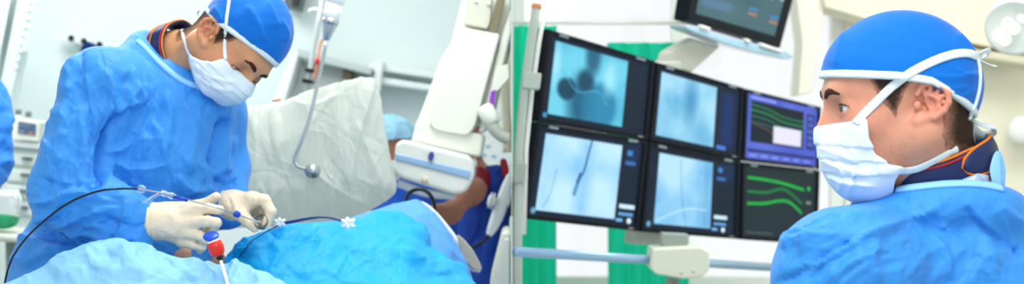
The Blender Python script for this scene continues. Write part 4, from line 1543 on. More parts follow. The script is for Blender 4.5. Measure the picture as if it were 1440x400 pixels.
# ---- people behind
def simple_person(root, fr, neck_w, trunk, arms, skin=(200, 150, 124), stub=0.1, h=0.004, legs=None, lr=1.0):
    """body for a half hidden person: head, neck, trunk, arms as one surface."""
    pts = [fr.o] + [np.asarray(p) for seg in trunk + arms for p in seg[:2]]
    lo, hi = np.min(pts, 0) - 0.18, np.max(pts, 0) + 0.18
    if legs is not None:
        lo[2] = 0.0
    O = fr.o
    F = Field(axis(lo[0], hi[0], max(lo[0], O[0] - 0.14), min(hi[0], O[0] + 0.14), h=0.014, hf=h), axis(lo[1], hi[1], max(lo[1], O[1] - 0.14), min(hi[1], O[1] + 0.14), h=0.014, hf=h),
              axis(lo[2], hi[2], max(lo[2], O[2] - 0.16), min(hi[2], O[2] + 0.15), h=0.014, hf=h))
    head_ops(F, fr, neck=fr.loc(neck_w), nr=0.054)
    F.fr = None
    for a, b, ra, rb in trunk + arms:
        F.cap(a, b, ra, rb, k=0.04)
    if legs is not None:
        for s in (-0.09, 0.09):
            hip = np.asarray(legs) + np.array([s * 0.5 * lr, s, 0])
            F.cap(hip, (hip[0], hip[1], 0.5), 0.10 * lr, 0.062 * lr, k=0.03)
            F.cap((hip[0], hip[1], 0.5), (hip[0], hip[1], 0.08), 0.06 * lr, 0.04, k=0.03)
            F.cap((hip[0], hip[1], 0.05), (hip[0] + 0.12 * (1 if lr == 1 else -1), hip[1] - 0.03, 0.035), 0.045, 0.033, k=0.03)
    V, Fq = F.mesh(1)
    mk('body', (V, Fq), SKIN, root, col=skin_col(V, fr, skin, (200, 120, 100), (130, 84, 66), stub))
    return V, Fq


# assistant cut by the left edge of the photo
as_ = empty('person', (-1.17, 3.2, 0.0), 'assistant in a blue gown of whom only back and sleeve show, beside the drawer cart', 'person')


def A(px, py, dy=0.0):
    return P(px, py, 3.5 + dy)


frA = Frame(A(-100, 40, 0), (0.75, -0.3, -0.45), (0.45, 0, 0.85))
simple_person(as_, frA, A(-92, 96), [(A(-88, 100), A(-82, 200), 0.06, 0.09), (A(-82, 200), A(-90, 420), 0.09, 0.09)],
              [(A(-40, 140, -0.05), A(-22, 230, -0.06), 0.045, 0.04), (A(-22, 230, -0.06), A(-60, 300, -0.2), 0.036, 0.026)], legs=A(-95, 430), lr=0.6)
make_cap(frA, as_, [((0.010, 0, 0.050), (0.106, 0.086, 0.098))], ([-0.14, 0.0, 0.16], [0.010, 0.028, 0.048]), h=0.004)
make_mask(frA, as_, [(0.062, -0.016), (0.17, -0.010), (0.17, -0.17), (0.03, -0.17), (0.02, -0.080), (0.055, -0.050)], h=0.004)
F = Field(axis(A(-190, 0)[0], A(40, 0)[0], h=0.006), axis(3.1, 3.85, h=0.007), axis(0.3, 1.66, 1.0, 1.66, h=0.03, hf=0.006))
F.cap(A(-72, 122), A(-72, 210), 0.10, 0.135)
F.cap(A(-76, 210), A(-98, 420), 0.125, 0.12, k=0.06)
F.cap(A(-98, 420), A(-110, 800), 0.12, 0.15, k=0.06)
F.cap(A(-72, 108), A(-36, 145, -0.04), 0.055, 0.068, k=0.06)
F.cap(A(-34, 150, -0.04), A(-24, 222, -0.06), 0.070, 0.066, k=0.05)
F.cap(A(-24, 228, -0.06), A(-60, 300, -0.2), 0.062, 0.046, k=0.03)
F.cap(A(-70, 60), A(-72, 105), 0.062, 0.060, k=0.02, op='-')
V, Fq = F.mesh(2)
V = crease(V, Fq, [([(10, 160), (6, 190), (14, 220)], 0.006, 5), ([(0, 200), (8, 212), (16, 208)], -0.008, 4), ([(-2, 230), (6, 226), (14, 228)], 0.007, 4), ([(0, 140), (4, 165), (2, 190)], 0.006, 6)] + rand_creases(12, -20, 18, 130, 260, 40, 130, 20, 50, 0.005, 4, 41), noise_amp=0.004, nscale=9, seed=21)
mk('gown', (V, Fq), GOWN, as_)

# anaesthetist in a bouffant cap behind the shield
bp_ = empty('person', (-0.40, 5.0, 0.0), 'person in a pale blue bouffant cap, half hidden behind the plastic shield', 'person')


def B_(px, py, dy=0.0):
    return P(px, py, 5.0 + dy)


frB = Frame(B_(546, 214), (-0.55, -0.80, -0.15), (0, -0.15, 1.0))
simple_person(bp_, frB, B_(556, 256), [(B_(560, 262), B_(582, 310), 0.07, 0.12), (B_(582, 310), B_(584, 420), 0.12, 0.13)],
              [(B_(548, 272, -0.05), B_(545, 330, -0.08), 0.045, 0.04), (B_(618, 268, 0.02), B_(630, 330, 0.02), 0.045, 0.04)], skin=(176, 116, 94), legs=B_(584, 430))
F = local_field(frB, (-0.15, -0.14, -0.02), (0.15, 0.14, 0.17), 0.004)
F.ell((0.004, 0, 0.045), (0.112, 0.098, 0.088))
F.clip(lambda X, Y, Z: 0.054 + 0.06 * X - Z, k=0.006)
V, Fq = F.mesh(1)
V = crease(V, Fq, [], front=False, noise_amp=0.006, nscale=22, seed=2)
mk('bouffant_cap', (V, Fq), mat('bouffant_net', (150, 198, 222), 0.75, 0.2, bump=0.8, bscale=90, bdist=0.006), bp_)
F = Field(axis(B_(500, 0)[0], B_(668, 0)[0], h=0.008), axis(4.75, 5.25, h=0.01), axis(0.5, 1.36, h=0.01))
F.cap(B_(574, 268), B_(582, 320), 0.085, 0.14)
F.cap(B_(582, 320), B_(584, 500), 0.14, 0.16, k=0.05)
F.cap(B_(550, 270, -0.04), B_(545, 330, -0.08), 0.062, 0.058, k=0.05)
F.cap(B_(610, 268, 0.02), B_(628, 330, 0.02), 0.062, 0.058, k=0.05)
F.cap(B_(574, 225), B_(574, 252), 0.06, 0.05, k=0.02, op='-')
V, Fq = F.mesh(1)
V = crease(V, Fq, rand_creases(10, 540, 620, 255, 330, 40, 130, 20, 50, 0.006, 5, 51), noise_amp=0.004, nscale=8, seed=4)
mk('scrub_top', (V, Fq), mat('scrub_blue', (22, 74, 168), 0.7, 0.2, bump=0.3, bscale=60, bdist=0.004), bp_)

# assistant in a lead apron behind the gantry
ap = empty('person', (-0.16, 4.6, 0.0), 'assistant in a dark blue lead apron over a dark red sleeve, bare forearm reaching out', 'person')


def C_(px, py, dy=0.0):
    return P(px, py, 4.62 + dy)


frC = Frame(C_(641, 197), (-0.6, -0.7, -0.4), (-0.3, -0.3, 0.9))
Vb, Fb = simple_person(ap, frC, C_(650, 230), [(C_(655, 238), C_(684, 262), 0.045, 0.045), (C_(684, 262), C_(684, 420), 0.05, 0.055)],
                       [(C_(676, 256, -0.05), C_(664, 270, -0.14), 0.036, 0.034), (C_(664, 270, -0.14), C_(634, 300, -0.24), 0.034, 0.027), (C_(634, 300, -0.24), C_(614, 298, -0.30), 0.027, 0.026)], skin=(164, 108, 86), legs=C_(676, 430), lr=0.55)
make_cap(frC, ap, [((0.008, 0, 0.045), (0.104, 0.084, 0.090))], ([-0.14, 0.0, 0.16], [-0.005, 0.028, 0.048]), h=0.004)
F = Field(axis(C_(630, 0)[0], -0.012, h=0.005), axis(4.30, 4.85, h=0.007), axis(0.45, 1.40, 0.9, 1.40, h=0.03, hf=0.006))
F.cap(C_(706, 262, -0.02), C_(698, 300), 0.066, 0.085)
F.cap(C_(684, 262, -0.02), C_(688, 300), 0.062, 0.085, k=0.03)
F.cap(C_(694, 300), C_(690, 420), 0.10, 0.112, k=0.04)
F.cap(C_(682, 270, -0.03), C_(672, 330), 0.05, 0.06, k=0.04)
F.cap(C_(686, 420), C_(686, 640), 0.108, 0.11, k=0.04)
V, Fq = F.mesh(2)
V = crease(V, Fq, [([(668, 262), (676, 310), (660, 350)], -0.005, 5), ([(690, 350), (705, 320), (712, 290)], 0.006, 7)] + rand_creases(12, 650, 716, 240, 390, 50, 120, 30, 80, 0.005, 5, 61), noise_amp=0.003, nscale=7, seed=14)
mk('lead_apron', (V, Fq), APRON, ap)
F = Field(axis(C_(600, 0)[0], -0.008, h=0.005), axis(4.3, 4.8, h=0.006), axis(1.05, 1.45, h=0.005))
F.cap(C_(674, 254, -0.05), C_(662, 271, -0.14), 0.045, 0.041)
F.cap(C_(708, 228, -0.06), C_(712, 246, -0.10), 0.012, 0.014)
V, Fq = F.mesh(2)
V = crease(V, Fq, [], noise_amp=0.003, nscale=14, seed=3)
mk('red_sleeve', (V, Fq), mat('dark_red_cloth', (128, 28, 44), 0.75, 0.2, bump=0.3, bscale=90, bdist=0.002), ap)

# white hand control hanging before the apron
hc = empty('hand_control', P(700, 300, 4.36), 'long white hand control with a ribbed knob hanging against the dark blue apron', 'control')


def D_(px, py, dy=0.0):
    return P(px, py, 4.34 + dy)


mk('grip', tube([D_(717, 246), D_(712.5, 262), D_(706, 285), D_(699, 305), D_(692, 322), D_(687.5, 331)], [0.008, 0.015, 0.0195, 0.0195, 0.0150, 0.0095], n=18, smooth=40), WHITE, hc)
mk('ribbed_knob', lathe(D_(697, 284, -0.02), D_(686, 281, -0.02), [(0, 0.012), (0.2, 0.012), (0.22, 0.024), (0.4, 0.026), (0.45, 0.017), (0.58, 0.017), (0.62, 0.025), (0.8, 0.024), (0.84, 0.015), (1, 0.012)]), WHITE, hc)
mk('cord', tube([D_(688, 330), D_(682, 338), D_(674, 344), D_(666, 349, 0.01), D_(655, 360, 0.02), D_(650, 400, 0.02)], 0.0052, n=10, smooth=24), BLACK, hc)
mk('cord', tube([D_(717, 247), D_(718, 235), D_(717.5, 225)], 0.004, n=10, smooth=10), WHITE, hc)

eq = empty('ventilator', P(706, 400, 3.7), 'grey beige machine housing standing in front of the lead apron by the partition', 'machine')
mk('housing', slab([(706, 326), (718, 326), (718, 640), (664, 640), (690, 390)], 3.70, 0.25), GREYB, eq, smooth=True, bevel=0.012)
mk('front_panel', slab([(709, 336), (717, 336), (717, 560), (684, 560), (697, 392)], 3.692, 0.02), mat('panel_grey', (196, 206, 200), 0.4, 0.4), eq, smooth=True, bevel=0.005)
mk('foot', slab([(664, 640), (718, 640), (718, 965), (664, 965)], 3.72, 0.2), GREY, eq, bevel=0.01)

# black cable behind the drape
bk = mk('black_cable_loop', tube([P(571, 288, 3.75), P(574, 274, 3.72), P(584, 267, 3.7), P(597, 268, 3.7), P(606, 276, 3.7), P(611, 290, 3.72), P(613, 310, 3.75)], 0.0052, n=12, smooth=40), BLACK)
tag(bk, 'short black cable looping up behind the blue drape under the x-ray head', 'cable')
gb = mk('grey_cabinet', slab([(610, 262), (660, 272), (650, 710), (606, 710)], 5.5, 0.3), mat('cabinet_grey', (120, 134, 140), 0.5, 0.4), smooth=True, bevel=0.01)  # one even grey all over
tag(gb, 'grey cabinet corner between the x-ray head and the bare forearm', 'cabinet')

# ---- things along the left back wall
YW = 6.05


def Wp(pts, D=YW, th=0.03, r=0):
    return slab(pts, D, th, r)


PAPER = mat('chart_paper', (216, 230, 230), 0.7, 0.2, vary=0.05, vscale=14)
INK = mat('chart_ink', (150, 170, 176), 0.8, 0.2)
for k, (poly, lab) in enumerate([([(-30, -10), (17, -10), (2, 66), (-14, 78), (-34, 70)], 'wide pale chart sheet hanging in the top corner beside the grey rail'),
                                 ([(27, -10), (52, -10), (38, 71), (31, 71), (12, 146), (-4, 140)], 'long pale chart sheet hanging between the grey rail and the bare wall')]):
    t = empty('hanging_chart', P(poly[0][0], poly[-1][1], 5.9), lab, 'chart')
    mk('sheet', Wp(poly, 5.9, 0.004), PAPER, t, smooth=False)
    rr = np.random.default_rng(70 + k)
    for i in range(9):
        u = i / 9
        x0 = (-8 if k == 0 else 38) - u * 24
        y0 = 4 + u * (55 if k == 0 else 105)
        ln = rr.uniform(4, 9)
        mk('written_line', Wp([(x0 + 3, y0), (x0 + 3 + ln, y0 + 1), (x0 + 2.6 + ln, y0 + 3.2), (x0 + 2.6, y0 + 2.2)], 5.897, 0.004), INK, t, smooth=False)
rl = mk('wall_rail', tube([P(25, -30, 5.95), P(12, 40, 5.95), P(-1, 112, 5.95), P(-14, 180, 5.95)], 0.013, n=14), mat('rail_grey', (140, 152, 152), 0.4, 0.4, metal=0.3))
tag(rl, 'grey slanting rail between the two pale hanging charts', 'rail')
cs = mk('curtain_strip', Wp([(9, 140), (30, 72), (38, 72), (20, 160), (8, 235), (-10, 235)], 5.99, 0.02), mat('strip_white', (226, 236, 236), 0.7, 0.2), smooth=True, bevel=0.004)
tag(cs, 'narrow white strip curtain hanging below the long chart', 'curtain')

hk = empty('coat_rack', P(115, 55, 6.2), 'white wall rack with small dark knobs above the surgeon\'s shoulder', 'rack')
mk('wall_mount', box((P(100, 0, 6.35)[0], 6.34, P(0, 60, 6.35)[2]), (P(130, 0, 6.35)[0], 6.40, P(0, 54, 6.35)[2])), WHITE, hk)
mk('bar', slab([(82, 48), (152, 62), (150, 70), (80, 56)], 6.30, 0.05, r=2), WHITE, hk, bevel=0.006)
for x, y in ((100, 53), (118, 57), (140, 62)):
    mk('hook', lathe(P(x, y, 6.30), P(x, y + 1, 6.24), [(0, 0.008), (0.6, 0.008), (0.7, 0.014), (1, 0.012)]), BLACK, hk)
for pts, lab in (([(116, 62), (122, 57), (130, 62), (134, 74), (124, 78), (110, 76)], 'dark blue cloth bag hanging nearest the middle hook of the white rack'), ([(137, 64), (148, 66), (151, 72), (140, 76), (133, 72)], 'small dark blue pouch hanging at the end of the white rack')):
    o = mk('hanging_bag', slab(pts, 6.17, 0.06, r=4), mat('bag_navy', (18, 44, 104), 0.75, 0.2, bump=0.4, bscale=40, bdist=0.006), bevel=0.015)
    tag(o, lab, 'bag')

ct = empty('supply_cart', P(30, 280, 5.6), 'pale grey drawer cart against the wall behind the surgeon\'s back', 'cart')
CART = mat('cart_enamel', (208, 218, 214), 0.4, 0.4)
mk('cart_body', slab([(8, 206), (66, 212), (60, 300), (52, 692), (-8, 692), (0, 290)], 5.55, 0.4), CART, ct, bevel=0.01)
mk('cart_top', slab([(4, 196), (68, 202), (67, 212), (4, 206)], 5.52, 0.45), WHITE, ct, bevel=0.008)
for i in range(4):
    y = 214 + i * 23
    dx = -i * 2.0
    dr = mk('drawer', slab([(12 + dx, y), (60 + dx, y + 4), (58 + dx, y + 22), (10 + dx, y + 18)], 5.535, 0.04), CART, ct, bevel=0.006)
    mk('handle', slab([(30 + dx, y + 7), (44 + dx, y + 8.2), (44 + dx, y + 11.5), (30 + dx, y + 10.4)], 5.515, 0.02), mat('handle_grey', (90, 100, 102), 0.4, 0.4, metal=0.5), dr, bevel=0.003)
mk('wheel', lathe(P(2, 693, 5.6), P(2, 693, 5.66), [(0, 0.03), (0.1, 0.04), (0.9, 0.04), (1, 0.03)]), BLACK, ct)
mk('wheel', lathe(P(44, 693, 5.6), P(44, 693, 5.66), [(0, 0.03), (0.1, 0.04), (0.9, 0.04), (1, 0.03)]), BLACK, ct)
mo = empty('bedside_monitor', P(37, 196, 5.5), 'small pale monitor with a dim blue screen standing on the drawer cart', 'monitor')
mk('casing', slab([(20, 166), (56, 172), (53, 200), (15, 195)], 5.50, 0.16, r=2), CREAM, mo, bevel=0.01)
V, Fq = grid_quad([P(26, 171, 5.494), P(51, 175, 5.494), P(50, 191, 5.494), P(25, 188, 5.494)], 40, 26)
cc = np.tile(np.array([86, 112, 146.0]), (len(V), 1)).reshape(26, 40, 3)
cc[20:24, 24:34] = (226, 140, 90)
cc[18:23, 4:14] = (150, 150, 176)
cc[5:8, 3:26] = (120, 150, 180)
mk('screen', (V, Fq), emis('cart_screen', (80, 110, 150), 0.9, 'Col'), mo, col=lin(cc.reshape(-1, 3)))
for x, yt, lab, c in ((26, 154, 'small white bottle beside the left of the little monitor', (230, 232, 226)), (40, 157, 'squat grey bottle behind the top of the little monitor', (190, 190, 176))):
    b_ = empty('bottle', P(x, 170, 5.75), lab, 'bottle')
    m_ = mat('bottle_plastic', c, 0.35, 0.4)
    mk('bottle_body', lathe(P(x, 200, 5.75), P(x, yt + 6, 5.75), [(0, 0.018), (0.05, 0.022), (0.75, 0.022), (0.95, 0.010), (1, 0.009)]), m_, b_)
    mk('bottle_cap', lathe(P(x, yt + 7, 5.75), P(x, yt, 5.75), [(0, 0.012), (0.9, 0.012), (1, 0.010)]), GREY, b_)
F = Field(axis(P(-40, 0, 4.9)[0], P(26, 0, 4.9)[0], h=0.008), axis(4.75, 5.05, h=0.012), axis(P(0, 345, 4.9)[2], P(0, 278, 4.9)[2], h=0.008))
for x, y, r in ((-20, 300, 0.062), (0, 298, 0.050), (8, 306, 0.042), (-8, 305, 0.05), (14, 312, 0.03)):
    F.ell(P(x, y, 4.9), (r, r, r * 0.7), k=0.03)
V, Fq = F.mesh(1)
V = crease(V, Fq, [], front=False, noise_amp=0.012, nscale=14, seed=6)
gt_ = mk('green_bundle', (V, Fq), mat('green_cloth', (60, 170, 120), 0.8, 0.2, bump=0.6, bscale=60, bdist=0.006))
tag(gt_, 'crumpled green cloth bundle at the edge behind the surgeon\'s gown', 'cloth')
st_ = empty('side_stand', P(-6, 340, 4.9), 'low stand under the green cloth bundle and white netting', 'stand')
mk('shelf', slab([(-60, 326), (26, 332), (26, 342), (-60, 338)], 4.8, 0.35), GREYB, st_, bevel=0.01)
mk('leg', tube([P(-40, 340, 4.95), np.array([P(-40, 0, 4.95)[0], 4.95, 0.0])], 0.02, n=12), STEEL, st_)
mk('leg', tube([P(16, 340, 4.95), np.array([P(16, 0, 4.95)[0], 4.95, 0.0])], 0.02, n=12), STEEL, st_)
net = []
for i in range(7):
    x = -12 + i * 6
    net.append(tube([P(x, 268, 4.70), P(x + 5, 283, 4.69), P(x + 2, 300, 4.70)], 0.004, n=6, smooth=10))
    net.append(tube([P(-14, 270 + i * 5, 4.70), P(8, 276 + i * 4, 4.685), P(27, 274 + i * 5, 4.70)], 0.004, n=6, smooth=10))
o = mk('white_netting', join(*net), WHITE)  # loose netting, not hung from anything
tag(o, 'loose white netting spilling over the green cloth bundle', 'netting')

# middle of the back wall
mn_ = empty('dark_wall_box', P(412, 5, 6.2), 'dark grey wall unit above the surgeon\'s cap at the top', 'wall unit')
mk('case', slab([(404, -22), (428, -18), (420, 14), (398, 10)], 6.25, 0.12, r=1), mat('case_grey', (96, 104, 106), 0.5, 0.4), mn_, bevel=0.01)
mk('dark_front', slab([(414, -14), (424, -12), (420, 10), (410, 8)], 6.242, 0.02), mat('dark_panel', (44, 48, 50), 0.5, 0.4), mn_, bevel=0.004)
cbx = empty('wall_cabinet', P(440, 100, 6.1), 'white framed wall cabinet with a shadowy niche behind the hanging shield', 'cabinet')
mk('frame_post', slab([(414, 70), (422, 72), (396, 160), (372, 160), (392, 120)], 6.12, 0.16), WHITE, cbx, bevel=0.008)
mk('frame_head', slab([(418, 68), (524, 96), (522, 106), (416, 80)], 6.12, 0.16), mat('head_grey', (188, 200, 200), 0.5, 0.4), cbx, bevel=0.008)
mk('niche', slab([(424, 84), (520, 106), (512, 190), (400, 190)], 6.24, 0.05), mat('niche_grey', (192, 202, 198), 0.7, 0.2), cbx, bevel=0.004)
bb = mk('brown_box', slab([(483, 96), (496, 99), (494, 112), (481, 109)], 6.15, 0.10), mat('brown_card', (96, 84, 68), 0.7, 0.2), bevel=0.004)
tag(bb, 'small brown box in the niche of the wall cabinet', 'box')
iv = empty('infusion_pole', P(440, 110, 5.2), 'thin white infusion pole with black clamps and an orange line beside the shield arm', 'pole')
mk('pole', tube([P(458, -20, 5.2), P(446, 40, 5.2), P(436, 100, 5.2), P(430, 140, 5.2)], 0.010, n=12), mat('pole_grey', (196, 204, 204), 0.35, 0.4, metal=0.2), iv)
for (x, y, rr) in ((431, 99, 0.02), (427, 114, 0.026)):
    mk('clamp', slab([(x - 2, y - 4), (x + 13, y - 1), (x + 12, y + 4), (x - 3, y + 2)], 5.16, 0.06, r=1.5), BLACK, iv, bevel=0.008)
mk('orange_line', tube([P(461, 48, 5.15), P(452, 59, 5.15), P(449, 72, 5.15), P(446, 92, 5.14), P(441, 112, 5.14)], 0.0045, n=8, smooth=24), mat('orange_tube', (226, 130, 84), 0.4, 0.4), iv)
mk('red_valve', lathe(P(447, 82, 5.13), P(445.5, 90, 5.13), [(0, 0.004), (0.2, 0.009), (0.8, 0.009), (1, 0.004)]), REDPL, iv)
mk('hook', tube([P(434, 16, 5.2), P(440, 13, 5.2), P(452, 15, 5.2), P(458, 18, 5.2)], 0.006, n=10, smooth=16), WHITE, iv)
mk('stand_foot', tube([P(430, 140, 5.2), np.array([P(424, 0, 5.2)[0], 5.2, 0.02])], 0.012, n=12), STEEL, iv)
sb = empty('wall_shelf', P(560, 100, 6.2), 'white double rail shelf on the wall between the shield and the gantry', 'shelf')
for yy, th in ((94, 0.06), (112, 0.05)):
    mk('shelf_board', slab([(520, yy - 6), (625, yy + 10), (622, yy + 19), (518, yy + 4)], 6.18, 0.20), mat('shelf_white', (232, 240, 240), 0.5, 0.4), sb, bevel=0.01)
mk('shelf_post', slab([(528, 84), (540, 86), (534, 130), (522, 128)], 6.15, 0.05), WHITE, sb, bevel=0.008)
lf = empty('notice_sign', P(678, 205, 5.9), 'white notice sheet with faint blue print behind the gantry hose', 'notice')
mk('sheet', slab([(684, 182), (708, 186), (695, 236), (664, 230)], 5.9, 0.004), SHEET, lf, smooth=False)
for x, y in ((678, 216), (692, 218), (684, 204)):
    mk('printed_line', slab([(x, y), (x + 6, y + 1), (x + 5, y + 5), (x - 1, y + 4)], 5.897, 0.003), mat('print_blue', (150, 186, 214), 0.8, 0.2), lf, smooth=False)
br = mk('beige_cupboard', slab([(700, -10), (718, -10), (718, 165), (704, 170), (708, 92)], 5.6, 0.3), mat('cupboard_beige', (206, 194, 160), 0.5, 0.3), bevel=0.01)
tag(br, 'beige cupboard edge behind the gantry beside the partition', 'cupboard')
# ================================================================== RIGHT ROOM: watching the monitors
PL = Plane(0.3526, -1.466e-4, -1.9e-5)


def lerp2(q, u, v):
    a = np.array(q[0]) * (1 - u) + np.array(q[1]) * u
    b = np.array(q[3]) * (1 - u) + np.array(q[2]) * u
    return a * (1 - v) + b * v


def inset(q, l, t, r, b):
    return [lerp2(q, l, t), lerp2(q, 1 - r, t), lerp2(q, 1 - r, 1 - b), lerp2(q, l, 1 - b)]


def UV(W, H):
    return np.meshgrid(np.linspace(0, 1, W), np.linspace(0, 1, H))


def over(img, mask, col):
    m = np.clip(mask, 0, 1)[..., None]
    return img * (1 - m) + np.asarray(col, float) * m


def rect(u, v, a, b, c, d, s=0.006):
    return np.clip((u - a) / s, 0, 1) * np.clip((b - u) / s, 0, 1) * np.clip((v - c) / s, 0, 1) * np.clip((d - v) / s, 0, 1)


def disc(u, v, cu, cv, ru, rv, s=0.25):
    r = np.sqrt(((u - cu) / ru) ** 2 + ((v - cv) / rv) ** 2)
    return np.clip((1 - r) / s, 0, 1)


def stroke(u, v, pts, w, asp=1.8):
    p = spline(np.asarray(pts, float), 40)
    d = np.full(u.shape, 9.0)
    for i in range(len(p) - 1):
        a, b = p[i], p[i + 1]
        ex, ey = (b[0] - a[0]) * asp, b[1] - a[1]
        wx, wy = (u - a[0]) * asp, v - a[1]
        t = np.clip((wx * ex + wy * ey) / (ex * ex + ey * ey + 1e-12), 0, 1)
        d = np.minimum(d, np.hypot(wx - t * ex, wy - t * ey))
    return np.clip((w - d) / (0.6 * w), 0, 1)


def paint(kind, W=190, H=120):
    u, v = UV(W, H)
    n1, n2 = blobs((H, W), 70, 0.10, 0.30, 5 + kind), blobs((H, W), 260, 0.03, 0.08, 50 + kind)
    img = np.tile(np.array([12, 26, 46.0]), (H, W, 1))
    if kind == 0:      # heart with a dark round lung shadow
        a = np.clip(0.35 + 0.9 * n1 + 0.25 * n2, 0, 1)[..., None]
        x = np.array([34, 132, 172]) * (1 - a) + np.array([110, 206, 232]) * a
        x = over(x, 0.9 * disc(u, v, 0.34, 0.75, 0.17, 0.5, 0.7), (18, 84, 116))
        x = over(x, 0.85 * disc(u, v, 0.52, 0.74, 0.20, 0.36, 0.3), (34, 122, 162))
        x = over(x, 0.8 * disc(u, v, 0.60, 0.35, 0.09, 0.3, 0.8), (168, 232, 246))
        x = over(x, 0.8 * disc(u, v, 0.08, 0.3, 0.06, 0.4, 0.8), (168, 232, 246))
        x = over(x, 0.95 * disc(u, v, 0.20, 0.60, 0.105, 0.165, 0.35), (16, 60, 84))
        x = over(x, 0.9 * disc(u, v, 0.37, 0.45, 0.10, 0.18, 0.5), (18, 62, 88))
        x = over(x, 0.85 * disc(u, v, 0.42, 0.12, 0.10, 0.35, 0.6), (26, 84, 112))
        x = over(x, 0.5 * stroke(u, v, [(0.14, 0.38), (0.3, 0.6), (0.5, 0.55), (0.6, 0.7)], 0.02), (90, 180, 206))
        m = rect(u, v, 0.045, 0.775, 0.05, 0.95, 0.012)
        img = img * (1 - m[..., None]) + x * m[..., None]
        img = over(img, rect(u, v, 0.80, 0.99, 0.03, 0.5, 0.2) * 0.6, (22, 48, 104))
        img = over(img, rect(u, v, 0.80, 0.99, 0.5, 0.97, 0.2) * 0.5, (14, 50, 66))
        img = over(img, rect(u, v, 0.01, 0.05, 0.93, 0.99), (60, 150, 190))
    elif kind in (1, 3, 4):
        a = np.clip(0.25 + 0.9 * n1 + 0.3 * n2, 0, 1)[..., None]
        lo, hi = {1: ((70, 158, 206), (166, 218, 242)), 3: ((104, 180, 236), (190, 230, 253)), 4: ((84, 166, 222), (180, 224, 250))}[kind]
        x = np.array(lo, float) * (1 - a) + np.array(hi, float) * a
        if kind == 1:
            x = over(x, 0.75 * disc(u, v, 0.40, 0.35, 0.12, 0.5, 0.8), (64, 140, 188))
            x = over(x, 0.55 * disc(u, v, 0.55, 0.8, 0.16, 0.4, 0.8), (84, 164, 208))
            x = over(x, 0.5 * stroke(u, v, [(0.05, 0.9), (0.3, 0.7), (0.45, 0.95)], 0.03), (140, 206, 236))
            m = rect(u, v, 0.03, 0.71, 0.05, 0.96, 0.012)
        elif kind == 3:
            x = over(x, 0.55 * rect(u, v, 0.34, 0.58, 0, 1, 0.12), (104, 178, 232))
            x = over(x, 0.8 * stroke(u, v, [(0.50, 0.0), (0.475, 0.2), (0.45, 0.42), (0.415, 0.52)], 0.020), (30, 66, 120))
            x = over(x, 0.85 * stroke(u, v, [(0.418, 0.50), (0.385, 0.70)], 0.042), (70, 132, 186))
            x = over(x, 0.75 * stroke(u, v, [(0.42, 0.46), (0.40, 0.56)], 0.022), (26, 62, 116))
            x = over(x, 0.45 * stroke(u, v, [(0.2, 0.45), (0.17, 0.75), (0.12, 0.9)], 0.016), (84, 150, 204))
            m = rect(u, v, 0.055, 0.80, 0.05, 0.95, 0.012)
        else:
            x = over(x, 0.5 * rect(u, v, 0.52, 0.80, 0, 1, 0.12), (74, 150, 206))
            x = over(x, 0.5 * stroke(u, v, [(0.34, 0.1), (0.37, 0.5), (0.44, 0.95)], 0.014), (70, 136, 190))
            x = over(x, 0.45 * stroke(u, v, [(0.60, 0.1), (0.60, 0.95)], 0.022), (140, 200, 236))
            x = over(x, 0.5 * stroke(u, v, [(0.12, 0.9), (0.42, 0.72), (0.66, 0.7)], 0.02), (214, 240, 255))
            m = rect(u, v, 0.09, 0.72, 0.05, 0.95, 0.012)
        img = img * (1 - m[..., None]) + x * m[..., None]
        if kind == 1:
            img = over(img, rect(u, v, 0.73, 0.99, 0.05, 0.95, 0.1) * 0.9, (14, 42, 108))
            img = over(img, rect(u, v, 0.74, 0.86, 0.90, 0.97), (70, 120, 210))
        else:
            c0 = 0.82 if kind == 3 else 0.745
            img = over(img, rect(u, v, c0 + 0.01, 0.99, 0.03, 0.30, 0.05) * 0.7, (16, 44, 92))
            img = over(img, rect(u, v, c0 + 0.03, c0 + 0.09, 0.10, 0.17), (60, 130, 200))
            img = over(img, rect(u, v, c0 + 0.02, c0 + 0.13, 0.23, 0.28), (50, 110, 180))
            img = over(img, rect(u, v, c0 + 0.0, c0 + 0.17, 0.745, 0.81, 0.012), (206, 234, 250))
            img = over(img, rect(u, v, c0 + 0.0, c0 + 0.16, 0.845, 0.895, 0.012), (96, 160, 220))
            img = over(img, disc(u, v, c0 + 0.12, 0.945, 0.03, 0.045, 0.4), (216, 240, 252))
            img = over(img, rect(u, v, c0 - 0.02, c0 + 0.06, 0.92, 0.97, 0.012), (120, 180, 230))
            img = over(img, disc(u, v, 0.045, 0.95, 0.03, 0.05, 0.5) * 0.8, (130, 200, 240))
    elif kind == 2:
        img[:] = (66, 84, 190)
        img = over(img, 0.6 * n1 * rect(u, v, 0, 1, 0, 1), (110, 128, 226))
        img = over(img, rect(u, v, 0.06, 0.80, 0.10, 0.74), (14, 24, 40))
        for k, (c, y) in enumerate((((26, 130, 80), 0.16), ((30, 150, 84), 0.24), ((24, 118, 84), 0.33), ((24, 96, 90), 0.42))):
            img = over(img, 0.85 * stroke(u, v, [(0.06, y), (0.3, y + 0.03), (0.5, y + 0.10), (0.8, y + 0.12)], 0.022), c)
        img = over(img, 0.8 * stroke(u, v, [(0.08, 0.44), (0.3, 0.52), (0.42, 0.62)], 0.015), (120, 90, 60))
        img = over(img, rect(u, v, 0.36, 0.78, 0.42, 0.72, 0.02), (226, 224, 244))
        img = over(img, rect(u, v, 0.84, 0.97, 0.12, 0.74), (40, 50, 120))
        for k in range(5):
            img = over(img, 0.8 * rect(u, v, 0.86, 0.95, 0.16 + 0.11 * k, 0.23 + 0.11 * k), (92, 110, 210))
        img = over(img, rect(u, v, 0.03, 0.98, 0.84, 0.90) * 0.8, (26, 36, 92))
        for k in range(6):
            img = over(img, 0.7 * rect(u, v, 0.06 + 0.15 * k, 0.16 + 0.15 * k, 0.925, 0.965), (150, 170, 250))
